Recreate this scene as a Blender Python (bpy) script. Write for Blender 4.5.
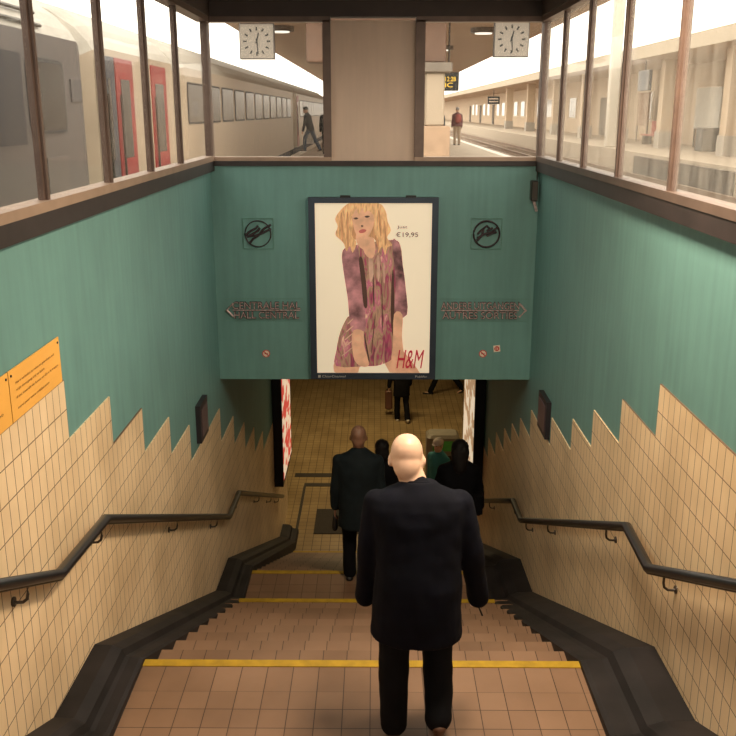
import bpy, math, random
from mathutils import Vector, Matrix, noise
for o in list(bpy.data.objects): bpy.data.objects.remove(o)
C = bpy.context.scene.collection
R = math.radians
S = 1.6                 # half width of the stairwell in metres
CZ = 4.41 * S           # eye height above the underpass floor

# ------------------------------------------------------------ camera, world, lights, exposure
cam_data = bpy.data.cameras.new('camera'); cam = bpy.data.objects.new('camera', cam_data); C.objects.link(cam)
cam_data.sensor_width = 36; cam_data.lens = 907 / 736 * 36; cam_data.clip_end = 600; cam_data.clip_start = 0.05
cam.location = (0, 0, CZ)
cam.rotation_euler = (R(90) - 0.27509, 0, 0.00743)
bpy.context.scene.camera = cam

world = bpy.data.worlds.new('overcast_sky'); bpy.context.scene.world = world
world.use_nodes = True
bg = world.node_tree.nodes['Background']
bg.inputs['Color'].default_value = (1.0, 0.92, 0.78, 1); bg.inputs['Strength'].default_value = 3.1
vs = bpy.context.scene.view_settings
vs.view_transform = 'Standard'; vs.look = 'None'; vs.gamma = 1; vs.use_curve_mapping = False
vs.exposure = 0.0

def area(name, loc, size, sizey, power, color, rot=(0, 0, 0)):
    d = bpy.data.lights.new(name, 'AREA'); d.shape = 'RECTANGLE'; d.size = size; d.size_y = sizey
    d.energy = power; d.color = color
    o = bpy.data.objects.new(name, d); C.objects.link(o)
    o.location = (loc[0], loc[1], loc[2] + CZ); o.rotation_euler = rot
    return o
UW = (1.0, 0.76, 0.38)
# real ceiling lamps of the underpass (their housings are built further down)
LAMPS = [(0, 16.8), (-0.0, 19.6), (2.6, 22.4), (-2.6, 22.4)]
for x, y in LAMPS:
    area('underpass_light', (x, y, -1.60 * S - 0.11), 1.2, 0.2, 62, UW)
# unseen lamp added under the shelter roof to brighten the stairwell
area('shelter_fill_light', (0.9, 4.2, 0.62 * S - 0.12), 0.5, 1.2, 165, (1.0, 0.80, 0.57))

# ------------------------------------------------------------ materials
MATS = {}
def nt(name):
    m = bpy.data.materials.new(name); m.use_nodes = True
    t = m.node_tree; b = t.nodes['Principled BSDF']
    return m, t, b
def mat(name, col, rough=0.6, metal=0.0, var=0.12, scale=6.0, bump=0.0, emit=0.0, spec=0.5, stretch=None):
    if name in MATS: return MATS[name]
    m, t, b = nt(name)
    b.inputs['Roughness'].default_value = rough; b.inputs['Metallic'].default_value = metal
    b.inputs['Specular IOR Level'].default_value = spec
    tc = t.nodes.new('ShaderNodeTexCoord'); n = t.nodes.new('ShaderNodeTexNoise')
    n.inputs['Scale'].default_value = scale; n.inputs['Detail'].default_value = 5
    if stretch:
        mp = t.nodes.new('ShaderNodeMapping'); mp.inputs['Scale'].default_value = stretch
        t.links.new(tc.outputs['Object'], mp.inputs['Vector']); t.links.new(mp.outputs['Vector'], n.inputs['Vector'])
    else: t.links.new(tc.outputs['Object'], n.inputs['Vector'])
    r = t.nodes.new('ShaderNodeValToRGB')
    r.color_ramp.elements[0].position = 0.3; r.color_ramp.elements[1].position = 0.7
    r.color_ramp.elements[0].color = tuple(c * (1 - var) for c in col) + (1,)
    r.color_ramp.elements[1].color = tuple(min(1, c * (1 + var)) for c in col) + (1,)
    t.links.new(n.outputs['Fac'], r.inputs['Fac']); t.links.new(r.outputs['Color'], b.inputs['Base Color'])
    if bump:
        bp = t.nodes.new('ShaderNodeBump'); bp.inputs['Strength'].default_value = bump; bp.inputs['Distance'].default_value = 0.01
        t.links.new(n.outputs['Fac'], bp.inputs['Height']); t.links.new(bp.outputs['Normal'], b.inputs['Normal'])
    if emit:
        t.links.new(r.outputs['Color'], b.inputs['Emission Color']); b.inputs['Emission Strength'].default_value = emit
    MATS[name] = m; return m

def tile_mat(name, axes, tw, th, c1, c2, grout, off=(0, 0), mortar=0.003, rough=0.35, stain=0.25, bump=0.3):
    m, t, b = nt(name)
    g = t.nodes.new('ShaderNodeNewGeometry'); sp = t.nodes.new('ShaderNodeSeparateXYZ'); cb = t.nodes.new('ShaderNodeCombineXYZ')
    t.links.new(g.outputs['Position'], sp.inputs[0])
    for i, a in enumerate(axes):
        ad = t.nodes.new('ShaderNodeMath'); ad.operation = 'SUBTRACT'; ad.inputs[1].default_value = off[i] - 50 * (tw, th)[i]
        t.links.new(sp.outputs['XYZ'.index(a)], ad.inputs[0]); t.links.new(ad.outputs[0], cb.inputs[i])
    br = t.nodes.new('ShaderNodeTexBrick'); br.offset = 0; br.squash = 1
    br.inputs['Scale'].default_value = 1; br.inputs['Brick Width'].default_value = tw; br.inputs['Row Height'].default_value = th
    br.inputs['Mortar Size'].default_value = mortar; br.inputs['Mortar Smooth'].default_value = 0.2; br.inputs['Bias'].default_value = 0
    br.inputs['Color1'].default_value = (*c1, 1); br.inputs['Color2'].default_value = (*c2, 1); br.inputs['Mortar'].default_value = (*grout, 1)
    t.links.new(cb.outputs[0], br.inputs['Vector'])
    n = t.nodes.new('ShaderNodeTexNoise'); n.inputs['Scale'].default_value = 1.6; n.inputs['Detail'].default_value = 6
    t.links.new(g.outputs['Position'], n.inputs['Vector'])
    mx = t.nodes.new('ShaderNodeMix'); mx.data_type = 'RGBA'; mx.blend_type = 'MULTIPLY'
    mx.inputs['Factor'].default_value = 1
    r = t.nodes.new('ShaderNodeValToRGB'); v = 1 - stain
    r.color_ramp.elements[0].position = 0.35; r.color_ramp.elements[1].position = 0.62
    r.color_ramp.elements[0].color = (v, v * 0.97, v * 0.92, 1); r.color_ramp.elements[1].color = (1, 1, 1, 1)
    t.links.new(n.outputs['Fac'], r.inputs['Fac'])
    t.links.new(br.outputs['Color'], mx.inputs['A']); t.links.new(r.outputs['Color'], mx.inputs['B'])
    t.links.new(mx.outputs['Result'], b.inputs['Base Color'])
    bp = t.nodes.new('ShaderNodeBump'); bp.inputs['Strength'].default_value = bump; bp.inputs['Distance'].default_value = 0.003; bp.invert = True
    t.links.new(br.outputs['Fac'], bp.inputs['Height']); t.links.new(bp.outputs['Normal'], b.inputs['Normal'])
    b.inputs['Roughness'].default_value = rough
    MATS[name] = m; return m

def glass_mat(name, dirt, tint=(1, 1, 1), dcol=(0.75, 0.68, 0.58)):
    m, t, b = nt(name); t.nodes.remove(b)
    out = t.nodes['Material Output']
    tr = t.nodes.new('ShaderNodeBsdfTransparent'); tr.inputs[0].default_value = (*tint, 1)
    df = t.nodes.new('ShaderNodeBsdfTranslucent'); df.inputs[0].default_value = (*dcol, 1)
    gl = t.nodes.new('ShaderNodeBsdfGlossy'); gl.inputs['Roughness'].default_value = 0.03
    lw0 = t.nodes.new('ShaderNodeLayerWeight'); lw0.inputs[0].default_value = 0.5
    lp_ = t.nodes.new('ShaderNodeMath'); lp_.operation = 'POWER'; lp_.inputs[1].default_value = 4; t.links.new(lw0.outputs['Facing'], lp_.inputs[0])
    lw = t.nodes.new('ShaderNodeMath'); lw.operation = 'MULTIPLY'; lw.inputs[1].default_value = 0.14; t.links.new(lp_.outputs[0], lw.inputs[0])
    g = t.nodes.new('ShaderNodeNewGeometry'); mp = t.nodes.new('ShaderNodeMapping'); mp.inputs['Scale'].default_value = (1, 5, 0.35)
    n = t.nodes.new('ShaderNodeTexNoise'); n.inputs['Scale'].default_value = 3; n.inputs['Detail'].default_value = 5
    t.links.new(g.outputs['Position'], mp.inputs[0]); t.links.new(mp.outputs[0], n.inputs['Vector'])
    mr = t.nodes.new('ShaderNodeMapRange'); mr.inputs[1].default_value = 0.35; mr.inputs[2].default_value = 0.75
    mr.inputs[3].default_value = dirt * 0.4; mr.inputs[4].default_value = dirt * 1.8
    t.links.new(n.outputs['Fac'], mr.inputs[0])
    m1 = t.nodes.new('ShaderNodeMixShader'); m2 = t.nodes.new('ShaderNodeMixShader')
    t.links.new(mr.outputs[0], m1.inputs[0]); t.links.new(tr.outputs[0], m1.inputs[1]); t.links.new(df.outputs[0], m1.inputs[2])
    t.links.new(lw.outputs[0], m2.inputs[0]); t.links.new(m1.outputs[0], m2.inputs[1]); t.links.new(gl.outputs[0], m2.inputs[2])
    t.links.new(m2.outputs[0], out.inputs[0])
    MATS[name] = m; return m

def plastered(name, col, var=0.16):
    m, t, b = nt(name)
    g = t.nodes.new('ShaderNodeNewGeometry')
    n1 = t.nodes.new('ShaderNodeTexNoise'); n1.inputs['Scale'].default_value = 1.3; n1.inputs['Detail'].default_value = 7; n1.inputs['Roughness'].default_value = 0.65
    mp = t.nodes.new('ShaderNodeMapping'); mp.inputs['Scale'].default_value = (6, 6, 0.5)
    n2 = t.nodes.new('ShaderNodeTexNoise'); n2.inputs['Scale'].default_value = 2.5; n2.inputs['Detail'].default_value = 4
    t.links.new(g.outputs['Position'], n1.inputs['Vector']); t.links.new(g.outputs['Position'], mp.inputs[0]); t.links.new(mp.outputs[0], n2.inputs['Vector'])
    ad = t.nodes.new('ShaderNodeMath'); ad.operation = 'ADD'; t.links.new(n1.outputs['Fac'], ad.inputs[0]); t.links.new(n2.outputs['Fac'], ad.inputs[1])
    r = t.nodes.new('ShaderNodeMapRange'); r.inputs[1].default_value = 0.75; r.inputs[2].default_value = 1.25; r.inputs[3].default_value = 1 - var; r.inputs[4].default_value = 1 + var
    t.links.new(ad.outputs[0], r.inputs[0])
    mx = t.nodes.new('ShaderNodeVectorMath'); mx.operation = 'SCALE'; mx.inputs[0].default_value = col
    t.links.new(r.outputs[0], mx.inputs['Scale']); t.links.new(mx.outputs[0], b.inputs['Base Color'])
    b.inputs['Roughness'].default_value = 0.55
    MATS[name] = m; return m

TEAL = plastered('teal_paint', (0.135, 0.285, 0.27), 0.10)
BEIGE = plastered('beige_paint', (0.62, 0.46, 0.36), 0.06)
DARKB = mat('dark_brown_paint', (0.045, 0.030, 0.026), 0.6)
WT1, WT2, WG = (0.93, 0.72, 0.47), (0.87, 0.66, 0.42), (0.17, 0.09, 0.05)
TW, TH = 0.45 * S / 8, 0.0985 * S
WALLTILE = {}
for s, y0, z0 in ((-1, 2.776, -0.825), (1, 3.03, -0.91)):
    WALLTILE[s] = tile_mat('wall_tile_left' if s < 0 else 'wall_tile_right', 'YZ', TW, TH, WT1, WT2, WG, (y0 * S, z0 * S + CZ), mortar=0.003, stain=0.22)
STEP1, STEP2, STEPG = (0.28, 0.165, 0.10), (0.235, 0.135, 0.08), (0.07, 0.035, 0.018)
TREAD = tile_mat('tread_tile', 'XY', 0.0909 * S, 40.0, STEP1, STEP2, STEPG, (-0.7395 * S, -20), mortar=0.0028, rough=0.5)
LAND = tile_mat('landing_tile', 'XY', 0.0909 * S, 0.0955 * S, STEP1, STEP2, STEPG, (-0.7395 * S, (2.85 - 0.178) * S), mortar=0.0028, rough=0.5)
FLOORT = tile_mat('underpass_tile', 'XY', 0.15, 0.15, (0.42, 0.30, 0.15), (0.37, 0.26, 0.125), (0.12, 0.075, 0.035), (0, 0), mortar=0.006, rough=0.4)
KERB = mat('worn_black_kerb', (0.015, 0.012, 0.0125), 0.65, spec=0.3, var=0.5, scale=4, bump=0.4)
YEL = mat('yellow_nosing', (0.42, 0.26, 0.01), 0.6, var=0.2, scale=12)
RAIL = mat('black_rail', (0.013, 0.012, 0.014), 0.28)
STEEL = mat('dark_steel', (0.09, 0.075, 0.065), 0.4, 0.7)
FRAMEM = mat('bronze_frame', (0.13, 0.085, 0.068), 0.45, 0.25, var=0.15, scale=9)
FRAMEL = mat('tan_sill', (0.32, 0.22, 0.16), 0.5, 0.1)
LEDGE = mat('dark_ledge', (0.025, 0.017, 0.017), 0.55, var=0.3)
FRAMELR = mat('shaded_sill', (0.11, 0.075, 0.06), 0.5, 0.1)  # right-hand copy of the tan sill, with shade put into its colour
GLASSL = glass_mat('dusty_glass_left', 0.022)
GLASSR = glass_mat('dusty_glass_right', 0.12)
GLASSB = glass_mat('clear_glass', 0.02)
CONC = mat('pale_concrete', (0.46, 0.38, 0.29), 0.8, var=0.1, scale=2)
BALL = mat('ballast', (0.22, 0.16, 0.11), 0.9, var=0.45, scale=14, bump=0.8)
RUST = mat('rusty_rail', (0.28, 0.19, 0.13), 0.5, 0.4)
CANOPY = mat('canopy_soffit', (0.46, 0.33, 0.24), 0.8)

# ------------------------------------------------------------ mesh helpers (eye-relative metres; w() takes half-widths)
def w(x, y, z): return Vector((x * S, y * S, z * S))
class MB:
    def __init__(s): s.v = []; s.f = []; s.m = []; s.mi = 0; s.smooth = False
    def add(s, vs, fs):
        n = len(s.v); s.v += [Vector(v) for v in vs]; s.f += [tuple(n + i for i in f) for f in fs]; s.m += [s.mi] * len(fs)
        return s
    def box(s, x0, x1, y0, y1, z0, z1):
        s.add([(x, y, z) for x in (x0, x1) for y in (y0, y1) for z in (z0, z1)],
              [(0, 1, 3, 2), (4, 6, 7, 5), (0, 4, 5, 1), (2, 3, 7, 6), (0, 2, 6, 4), (1, 5, 7, 3)]); return s
    def wbox(s, *a): return s.box(*[q * S for q in a])
    def bbox(s, x0, x1, y0, y1, z0, z1, b):            # bevelled box: chamfered in the longest plane
        pts = []
        for (x, y) in ((x0, y0), (x1, y0), (x1, y1), (x0, y1)): pts.append((x, y))
        def ring(i, z): return [(x0+i, y0, z), (x1-i, y0, z), (x1, y0+i, z), (x1, y1-i, z), (x1-i, y1, z), (x0+i, y1, z), (x0, y1-i, z), (x0, y0+i, z)]
        def ring2(i, k, z): return [(x0+i+k, y0+k, z), (x1-i-k, y0+k, z), (x1-k, y0+i+k, z), (x1-k, y1-i-k, z), (x1-i-k, y1-k, z), (x0+i+k, y1-k, z), (x0+k, y1-i-k, z), (x0+k, y0+i+k, z)]
        s.loft([ring2(b, b, z0), ring(b, z0+b), ring(b, z1-b), ring2(b, b, z1)]); return s
    def loft(s, rings, caps=True, closed=True):
        n = len(rings[0]); vs = [p for r in rings for p in r]; fs = []
        for i in range(len(rings) - 1):
            for j in range(n if closed else n - 1):
                k = (j + 1) % n; fs.append((i*n+j, i*n+k, (i+1)*n+k, (i+1)*n+j))
        if caps: fs.append(tuple(range(n))[::-1]); fs.append(tuple((len(rings)-1)*n + j for j in range(n)))
        return s.add(vs, fs)
    def tube(s, pts, r, seg=10, ry=None, up=(0, 0, 1)):
        pts = [Vector(p) for p in pts]; rings = []
        for i, p in enumerate(pts):
            d = ((pts[i] - pts[i-1]).normalized() if i else Vector()) + ((pts[i+1] - pts[i]).normalized() if i < len(pts)-1 else Vector())
            d.normalize(); a = d.cross(Vector(up)); 
            if a.length < 1e-3: a = d.cross(Vector((1, 0, 0)))
            a.normalize(); b = a.cross(d)
            k = 1.0
            if 0 < i < len(pts)-1:
                k = 1 / max(0.5, d.dot((pts[i] - pts[i-1]).normalized()))
            rings.append([p + a * r * math.cos(t) + b * (ry or r) * k * math.sin(t) for t in [2*math.pi*j/seg for j in range(seg)]])
        return s.loft(rings)
    def cap(s, p0, p1, r0, r1, seg=14, sq=None):      # capsule; sq=(axis vector, factor) flattens the section
        p0, p1 = Vector(p0), Vector(p1); d = p1 - p0; L = d.length
        d = d.normalized() if L > 1e-6 else Vector((0, 0, 1))
        a = d.cross(Vector((0, 1, 0)) if abs(d.y) < 0.9 else Vector((1, 0, 0))).normalized(); b = a.cross(d)
        rings = []
        for k in range(1, 6):
            t = -math.pi/2 + k * math.pi/2 / 5; rings.append((p0 + d * r0 * math.sin(t), r0 * math.cos(t)))
        for k in range(0, 5):
            t = k * math.pi/2 / 5; rings.append((p1 + d * r1 * math.sin(t), r1 * math.cos(t)))
        R_ = [[c + a * r * math.cos(t) + b * r * math.sin(t) for t in [2*math.pi*j/seg for j in range(seg)]] for c, r in rings]
        n0 = len(s.v); s.loft(R_)
        if sq:
            ax = Vector(sq[0]).normalized()
            for i in range(n0, len(s.v)):
                q = s.v[i]; u = (q - p0).dot(d); c = p0 + d * u; o = q - c; s.v[i] = c + o - ax * o.dot(ax) * (1 - sq[1])
        return s
    def ell(s, c, r, rot=None, seg=18, rg=10):
        c = Vector(c); M = rot or Matrix.Identity(3); rings = []
        for k in range(1, rg):
            t = -math.pi/2 + math.pi * k / rg
            rings.append([c + M @ Vector((r[0]*math.cos(t)*math.cos(a), r[1]*math.cos(t)*math.sin(a), r[2]*math.sin(t))) for a in [2*math.pi*j/seg for j in range(seg)]])
        return s.loft(rings)
    def prism(s, poly, axis, a0, a1):                  # poly in the plane normal to axis
        def P(q, a): return {'X': (a, q[0], q[1]), 'Y': (q[0], a, q[1]), 'Z': (q[0], q[1], a)}[axis]
        n = len(poly)
        return s.add([P(q, a0) for q in poly] + [P(q, a1) for q in poly],
                     [tuple(range(n)), tuple(range(2*n-1, n-1, -1))] + [(i, (i+1) % n, n + (i+1) % n, n + i) for i in range(n)])
    def disc(s, c, r, axis='Y', th=0.004, seg=24):
        c = Vector(c); i = 'XYZ'.index(axis)
        o = [j for j in range(3) if j != i]; poly = [(c[o[0]] + r*math.cos(2*math.pi*k/seg), c[o[1]] + r*math.sin(2*math.pi*k/seg)) for k in range(seg)]
        return s.prism(poly, axis, c[i] - th/2, c[i] + th/2)
    def build(s, name, mats, parent=None, origin=None, smooth=None):
        if not isinstance(mats, (list, tuple)): mats = [mats]
        vs = [v + Vector((0, 0, CZ)) for v in s.v]
        if parent is not None:
            org = WLOC[parent.name]
        elif origin is not None: org = Vector(origin) + Vector((0, 0, CZ))
        else:
            org = Vector(((min(v.x for v in vs)+max(v.x for v in vs))/2, (min(v.y for v in vs)+max(v.y for v in vs))/2, min(v.z for v in vs)))
        me = bpy.data.meshes.new(name); me.from_pydata([v - org for v in vs], [], s.f)
        for m in mats: me.materials.append(m)
        me.polygons.foreach_set('material_index', s.m)
        import bmesh
        b = bmesh.new(); b.from_mesh(me); bmesh.ops.recalc_face_normals(b, faces=b.faces); b.to_mesh(me); b.free()
        if smooth or (smooth is None and s.smooth):
            me.polygons.foreach_set('use_smooth', [True] * len(me.polygons))
        o = bpy.data.objects.new(name, me); C.objects.link(o)
        if parent is not None: o.parent = parent; WLOC[o.name] = org
        else: o.location = org; WLOC[o.name] = org
        if parent is not None: o.location = (0, 0, 0)
        return o
WLOC = {}
def tag(o, label=None, cat=None, group=None, kind=None):
    if label: o['label'] = label
    if cat: o['category'] = cat
    if group: o['group'] = group
    if kind: o['kind'] = kind
    return o
def empty(name, loc, label, cat, group=None):
    o = bpy.data.objects.new(name, None); C.objects.link(o); o.empty_display_size = 0.1
    o.location = Vector(loc) + Vector((0, 0, CZ)); WLOC[o.name] = Vector(o.location)
    return tag(o, label, cat, group)
def struct(o): o['kind'] = 'structure'; return o
def copy_tree(o, parent=None):
    c = o.copy(); C.objects.link(c); c.parent = parent
    for ch in list(o.children): copy_tree(ch, c)
    return c
def remesh(mb, voxel, smooth=4, disp=0.0, dscale=8.0, seed=0, stretch=(1, 1, 1)):
    me = bpy.data.meshes.new('tmp'); me.from_pydata(mb.v, [], mb.f)
    import bmesh
    b = bmesh.new(); b.from_mesh(me); bmesh.ops.recalc_face_normals(b, faces=b.faces); b.to_mesh(me); b.free()
    o = bpy.data.objects.new('tmp', me); C.objects.link(o)
    r = o.modifiers.new('r', 'REMESH'); r.mode = 'VOXEL'; r.voxel_size = voxel
    if smooth:
        q = o.modifiers.new('s', 'SMOOTH'); q.factor = 0.5; q.iterations = smooth
    dg = bpy.context.evaluated_depsgraph_get(); ev = o.evaluated_get(dg)
    m2 = bpy.data.meshes.new_from_object(ev)
    out = MB(); out.smooth = True
    vs = [v.co.copy() for v in m2.vertices]
    if disp:
        ns = [v.normal.copy() for v in m2.vertices]
        off = Vector((seed * 7.3, seed * 3.1, 0))
        vs = [v + n * disp * (noise.noise(Vector((v.x*stretch[0], v.y*stretch[1], v.z*stretch[2])) * dscale + off) + 0.5 * noise.noise(v * dscale * 2.3 + off)) for v, n in zip(vs, ns)]
    out.add(vs, [tuple(p.vertices) for p in m2.polygons])
    bpy.data.objects.remove(o); bpy.data.meshes.remove(me); bpy.data.meshes.remove(m2)
    return out
def text_mb(mb, body, width, height, place, depth=0.0, bold=0.0, shear=0.0):
    """place(x, y, d) -> point; the text fills width x height, origin at its lower left."""
    cu = bpy.data.curves.new('t', 'FONT'); cu.body = body; cu.size = 1; cu.offset = bold; cu.shear = shear
    if depth: cu.extrude = 0.5
    o = bpy.data.objects.new('t', cu); C.objects.link(o)
    dg = bpy.context.evaluated_depsgraph_get(); me = bpy.data.meshes.new_from_object(o.evaluated_get(dg))
    xs = [v.co.x for v in me.vertices]; ys = [v.co.y for v in me.vertices]
    x0, x1, y0, y1 = min(xs), max(xs), min(ys), max(ys)
    mb.add([place((v.co.x - x0)/(x1-x0)*width, (v.co.y - y0)/(y1-y0)*height, v.co.z * depth) for v in me.vertices], [tuple(p.vertices) for p in me.polygons])
    bpy.data.objects.remove(o); bpy.data.meshes.remove(me); bpy.data.curves.remove(cu)
    return mb

# ------------------------------------------------------------ the stairwell
Y1, Z1, G, RI = 2.85, -1.90, 0.236, 0.109
Y3, Z2 = 5.53, Z1 - 10 * RI
ZF = -4.41
YB = 5.63           # plane of the back bulkhead
SILL, HEAD, CEIL = -0.262, 0.515, 0.62
XL, XR = -0.828, 0.738

# side walls, with the saw-toothed tile cladding standing 1 cm proud
teethL = [(-1.6, -0.43), (0.93, -0.43), (1.39, -0.43), (1.85, -0.63), (2.776, -0.825), (3.24, -1.028), (3.68, -1.218), (4.157, -1.422), (4.605, -1.62), (5.537, -1.835), (6.06, -2.065), (6.56, -2.285), (7.08, -2.51), (7.62, -2.74), (9.6, -2.93)]
teethR = [(-1.6, -0.44), (1.25, -0.44), (1.7, -0.52), (2.1, -0.72), (3.03, -0.91), (3.475, -1.108), (3.915, -1.30), (4.32, -1.482), (4.83, -1.65), (5.475, -1.82), (5.87, -2.01), (6.22, -2.17), (6.565, -2.33), (7.0, -2.52), (7.45, -2.73), (9.6, -2.93)]
for s, teeth, nm in ((-1, teethL, 'left'), (1, teethR, 'right')):
    o = MB().wbox(*sorted((s * 1.0, s * 1.1)), -1.6, YB + 0.12, ZF, -0.34); o.wbox(*sorted((s * 1.0, s * 1.1)), YB + 0.12, 9.6, ZF, -1.26)
    o.wbox(*sorted((s * 1.0, s * 1.1)), -1.6, 1.35, -0.28, CEIL)  # solid upper panel out of view, added to darken the near walls
    wl = struct(o.build('wall_' + nm, TEAL))
    poly = [(-1.6 * S, ZF * S)]
    py = -1.6
    for (y, z) in teeth[1:]:
        poly += [(py * S, z * S), (y * S, z * S)]; py = y
    poly += [(9.6 * S, ZF * S)]
    MB().prism(poly, 'X', *sorted((s * 1.0 * S, s * 0.994 * S))).build('tile_cladding', WALLTILE[s], wl)

# back bulkhead and the painted pier and lintel above it
struct(MB().wbox(-1.0, 1.0, YB, YB + 0.12, -1.665, -0.30).build('wall_back', TEAL))
up = MB().wbox(-0.262, 0.238, YB + 0.02, YB + 0.12, -0.285, HEAD)
struct(up.build('wall_pier', BEIGE))
struct(MB().wbox(-1.06, 1.06, YB - 0.01, YB + 0.12, HEAD + 0.02, CEIL + 0.05).build('wall_lintel', DARKB))
struct(MB().wbox(-1.12, 1.12, -1.6, YB + 0.14, CEIL, CEIL + 0.1).build('ceiling', DARKB))
struct(MB().wbox(-3.2, 3.2, YB + 0.12, 17.2, -1.60, -1.52).build('ceiling_underpass', CONC))

# ledge (dark) along the wall tops
for s, nm in ((-1, 'trim_1'), (1, 'trim_2')):
    struct(MB().wbox(*sorted((s * 0.975, s * 1.1)), -1.6, YB, -0.345, -0.285).build(nm, LEDGE))
struct(MB().wbox(-0.975, 0.975, YB - 0.015, YB + 0.1, -0.315, -0.285).build('trim_3', LEDGE))
for s, nm in ((-1, 'trim_4'), (1, 'trim_5')):
    struct(MB().wbox(*sorted((s * 0.965, s * 1.1)), -1.6, YB, HEAD + 0.02, CEIL).build(nm, DARKB))

# side windows
def side_window(nm, s, muls, glass):
    o = MB().wbox(*sorted((s * 0.972, s * 1.04)), -1.6, YB, -0.285, -0.255)
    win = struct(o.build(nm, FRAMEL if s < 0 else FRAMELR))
    MB().wbox(*sorted((s * 0.97, s * 1.04)), -1.6, YB, HEAD - 0.01, HEAD + 0.02).build('window_head', FRAMEM, win)
    for y in muls:
        a = MB().wbox(*sorted((s * 0.984, s * 1.015)), y - 0.009, y + 0.009, -0.255, HEAD - 0.01)
        a.wbox(*sorted((s * 0.992, s * 1.008)), y - 0.022, y + 0.022, -0.255, HEAD - 0.01)
        a.build('mullion', FRAMEM, win)
    ys = [1.35] + muls + [YB]
    for a, b in zip(ys, ys[1:]):
        MB().wbox(*sorted((s * 0.998, s * 1.004)), a, b, -0.26, HEAD).build('pane', glass, win)
side_window('window_1', -1, [1.40, 2.10, 2.772, 3.464, 4.128, 4.776], GLASSL)
side_window('window_2', 1, [1.72, 2.41, 3.11, 3.803, 4.458, 5.05], GLASSR)
struct(MB().wbox(-1.02, -0.982, YB - 0.03, YB + 0.03, -0.285, HEAD + 0.02).build('trim_6', FRAMEM))
struct(MB().wbox(0.982, 1.02, YB - 0.03, YB + 0.03, -0.285, HEAD + 0.02).build('trim_7', FRAMEM))
# back windows
for nm, x0, x1 in (('window_3', -0.985, -0.262), ('window_4', 0.238, 0.985)):
    f = 0.034
    o = MB().wbox(x0, x1, YB - 0.01, YB + 0.06, -0.285, -0.262)
    win = struct(o.build(nm, FRAMEL))
    fl, fr_ = (0.005, 0.047) if x0 < 0 else (0.056, 0.005)
    m = MB().wbox(x0, x0 + fl, YB - 0.01, YB + 0.06, -0.262, HEAD); m.wbox(x1 - fr_, x1, YB - 0.01, YB + 0.06, -0.262, HEAD)
    m.wbox(x0, x1, YB - 0.01, YB + 0.06, HEAD - 0.01, HEAD + 0.02)
    m.build('window_frame', FRAMEM, win)
    MB().wbox(x0 + fl, x1 - fr_, YB + 0.025, YB + 0.03, -0.262, HEAD).build('pane', GLASSB, win)

# the staircase
st = empty('staircase', w(0, 3.0, Z1), 'brown tiled staircase with yellow nosings going down to the underpass', 'stairs')
def flight(ytop, ztop, n, name):
    """steps below a landing edge at (ytop, ztop); n risers"""
    mb = MB()
    for k in range(1, n):
        mb.wbox(-0.993, 0.993, ytop + (k-1) * G, ytop + k * G, ztop - k * RI - 0.35, ztop - k * RI)
    return mb.build(name, TREAD, st)
def nose(y, z):
    MB().wbox(XL, XR, y - 0.036, y + 0.003, z, z + 0.003).build('nosing_strip', YEL, st)
def landing(ya, yb, z):
    mb = MB(); mb.wbox(-0.993, 0.993, ya, yb - 0.178, z - 0.35, z)
    mb.build('landing', LAND, st)
    MB().wbox(-0.993, 0.993, yb - 0.178, yb, z - 0.35, z).build('landing_edge', TREAD, st)
flight(2.40 - 12 * G, Z1 + 12 * RI, 12, 'flight')      # upper flight, where the viewer stands
MB().wbox(-0.993, 0.993, -1.6, 2.40 - 12 * G, Z1 + 12*RI - 0.3, Z1 + 12 * RI).build('landing', LAND, st)
landing(2.40 - G, Y1, Z1)
flight(Y1, Z1, 10, 'flight')
landing(Y1 + 9 * G, Y3, Z2)
flight(Y3, Z2, 13, 'flight')
for (y, z) in ((Y1, Z1), (Y1 + 9 * G, Z1 - 9 * RI), (Y3, Z2), (Y3 + 12 * G, Z2 - 12 * RI)): nose(y, z)
YE = Y3 + 12 * G

# kerbs: one continuous moulding swept down each side
path = [(-0.3, -1.81 + 2.7 * 0.462), (2.41, -1.81), (2.83, -1.822), (5.10, -2.895), (5.58, -2.92), (8.70, -4.30), (9.02, -4.31)]
prof = [(0.0, 0.0), (0.055, -0.003), (0.085, -0.02), (0.095, -0.045), (0.108, -0.05), (0.14, -0.052), (0.15, -0.06), (0.152, -0.33), (0.0, -0.33)]
for s, lab in ((-1, 'black stepped kerb along the foot of the left tiled wall'), (1, 'black stepped kerb along the foot of the right tiled wall')):
    kx = 0.172 / 0.152 if s < 0 else 0.262 / 0.152
    rings = []
    for (y, z) in path:
        rings.append([w(s * (0.9935 - px * kx), y, max(z + pz, ZF - 0.02)) for px, pz in prof])
    o = MB().loft(rings).build('stair_kerb', KERB); tag(o, lab, 'kerb')

# underpass floor, end wall, dark border strips and mat
struct(MB().wbox(-3.2, 3.2, YE, 17.2, ZF - 0.1, ZF).build('floor', FLOORT))
UTILE = tile_mat('underpass_wall_tile', 'XZ', 0.15, 0.15, (0.45, 0.32, 0.17), (0.4, 0.28, 0.14), (0.15, 0.1, 0.05))
struct(MB().wbox(-3.2, 3.2, 17.2, 17.3, ZF, -1.6).build('wall_far', UTILE))
struct(MB().wbox(-3.2, -1.0, 9.6, 9.72, ZF, -1.6).build('wall_corner_left', UTILE))
struct(MB().wbox(1.0, 3.2, 9.6, 9.72, ZF, -1.6).build('wall_corner_right', UTILE))
struct(MB().wbox(-3.3, -3.2, 9.6, 17.3, ZF, -1.6).build('wall_side_left', UTILE))
struct(MB().wbox(3.2, 3.3, 9.6, 17.3, ZF, -1.6).build('wall_side_right', UTILE))
DSTR = mat('dark_floor_strip', (0.03, 0.022, 0.015), 0.6)
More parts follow.
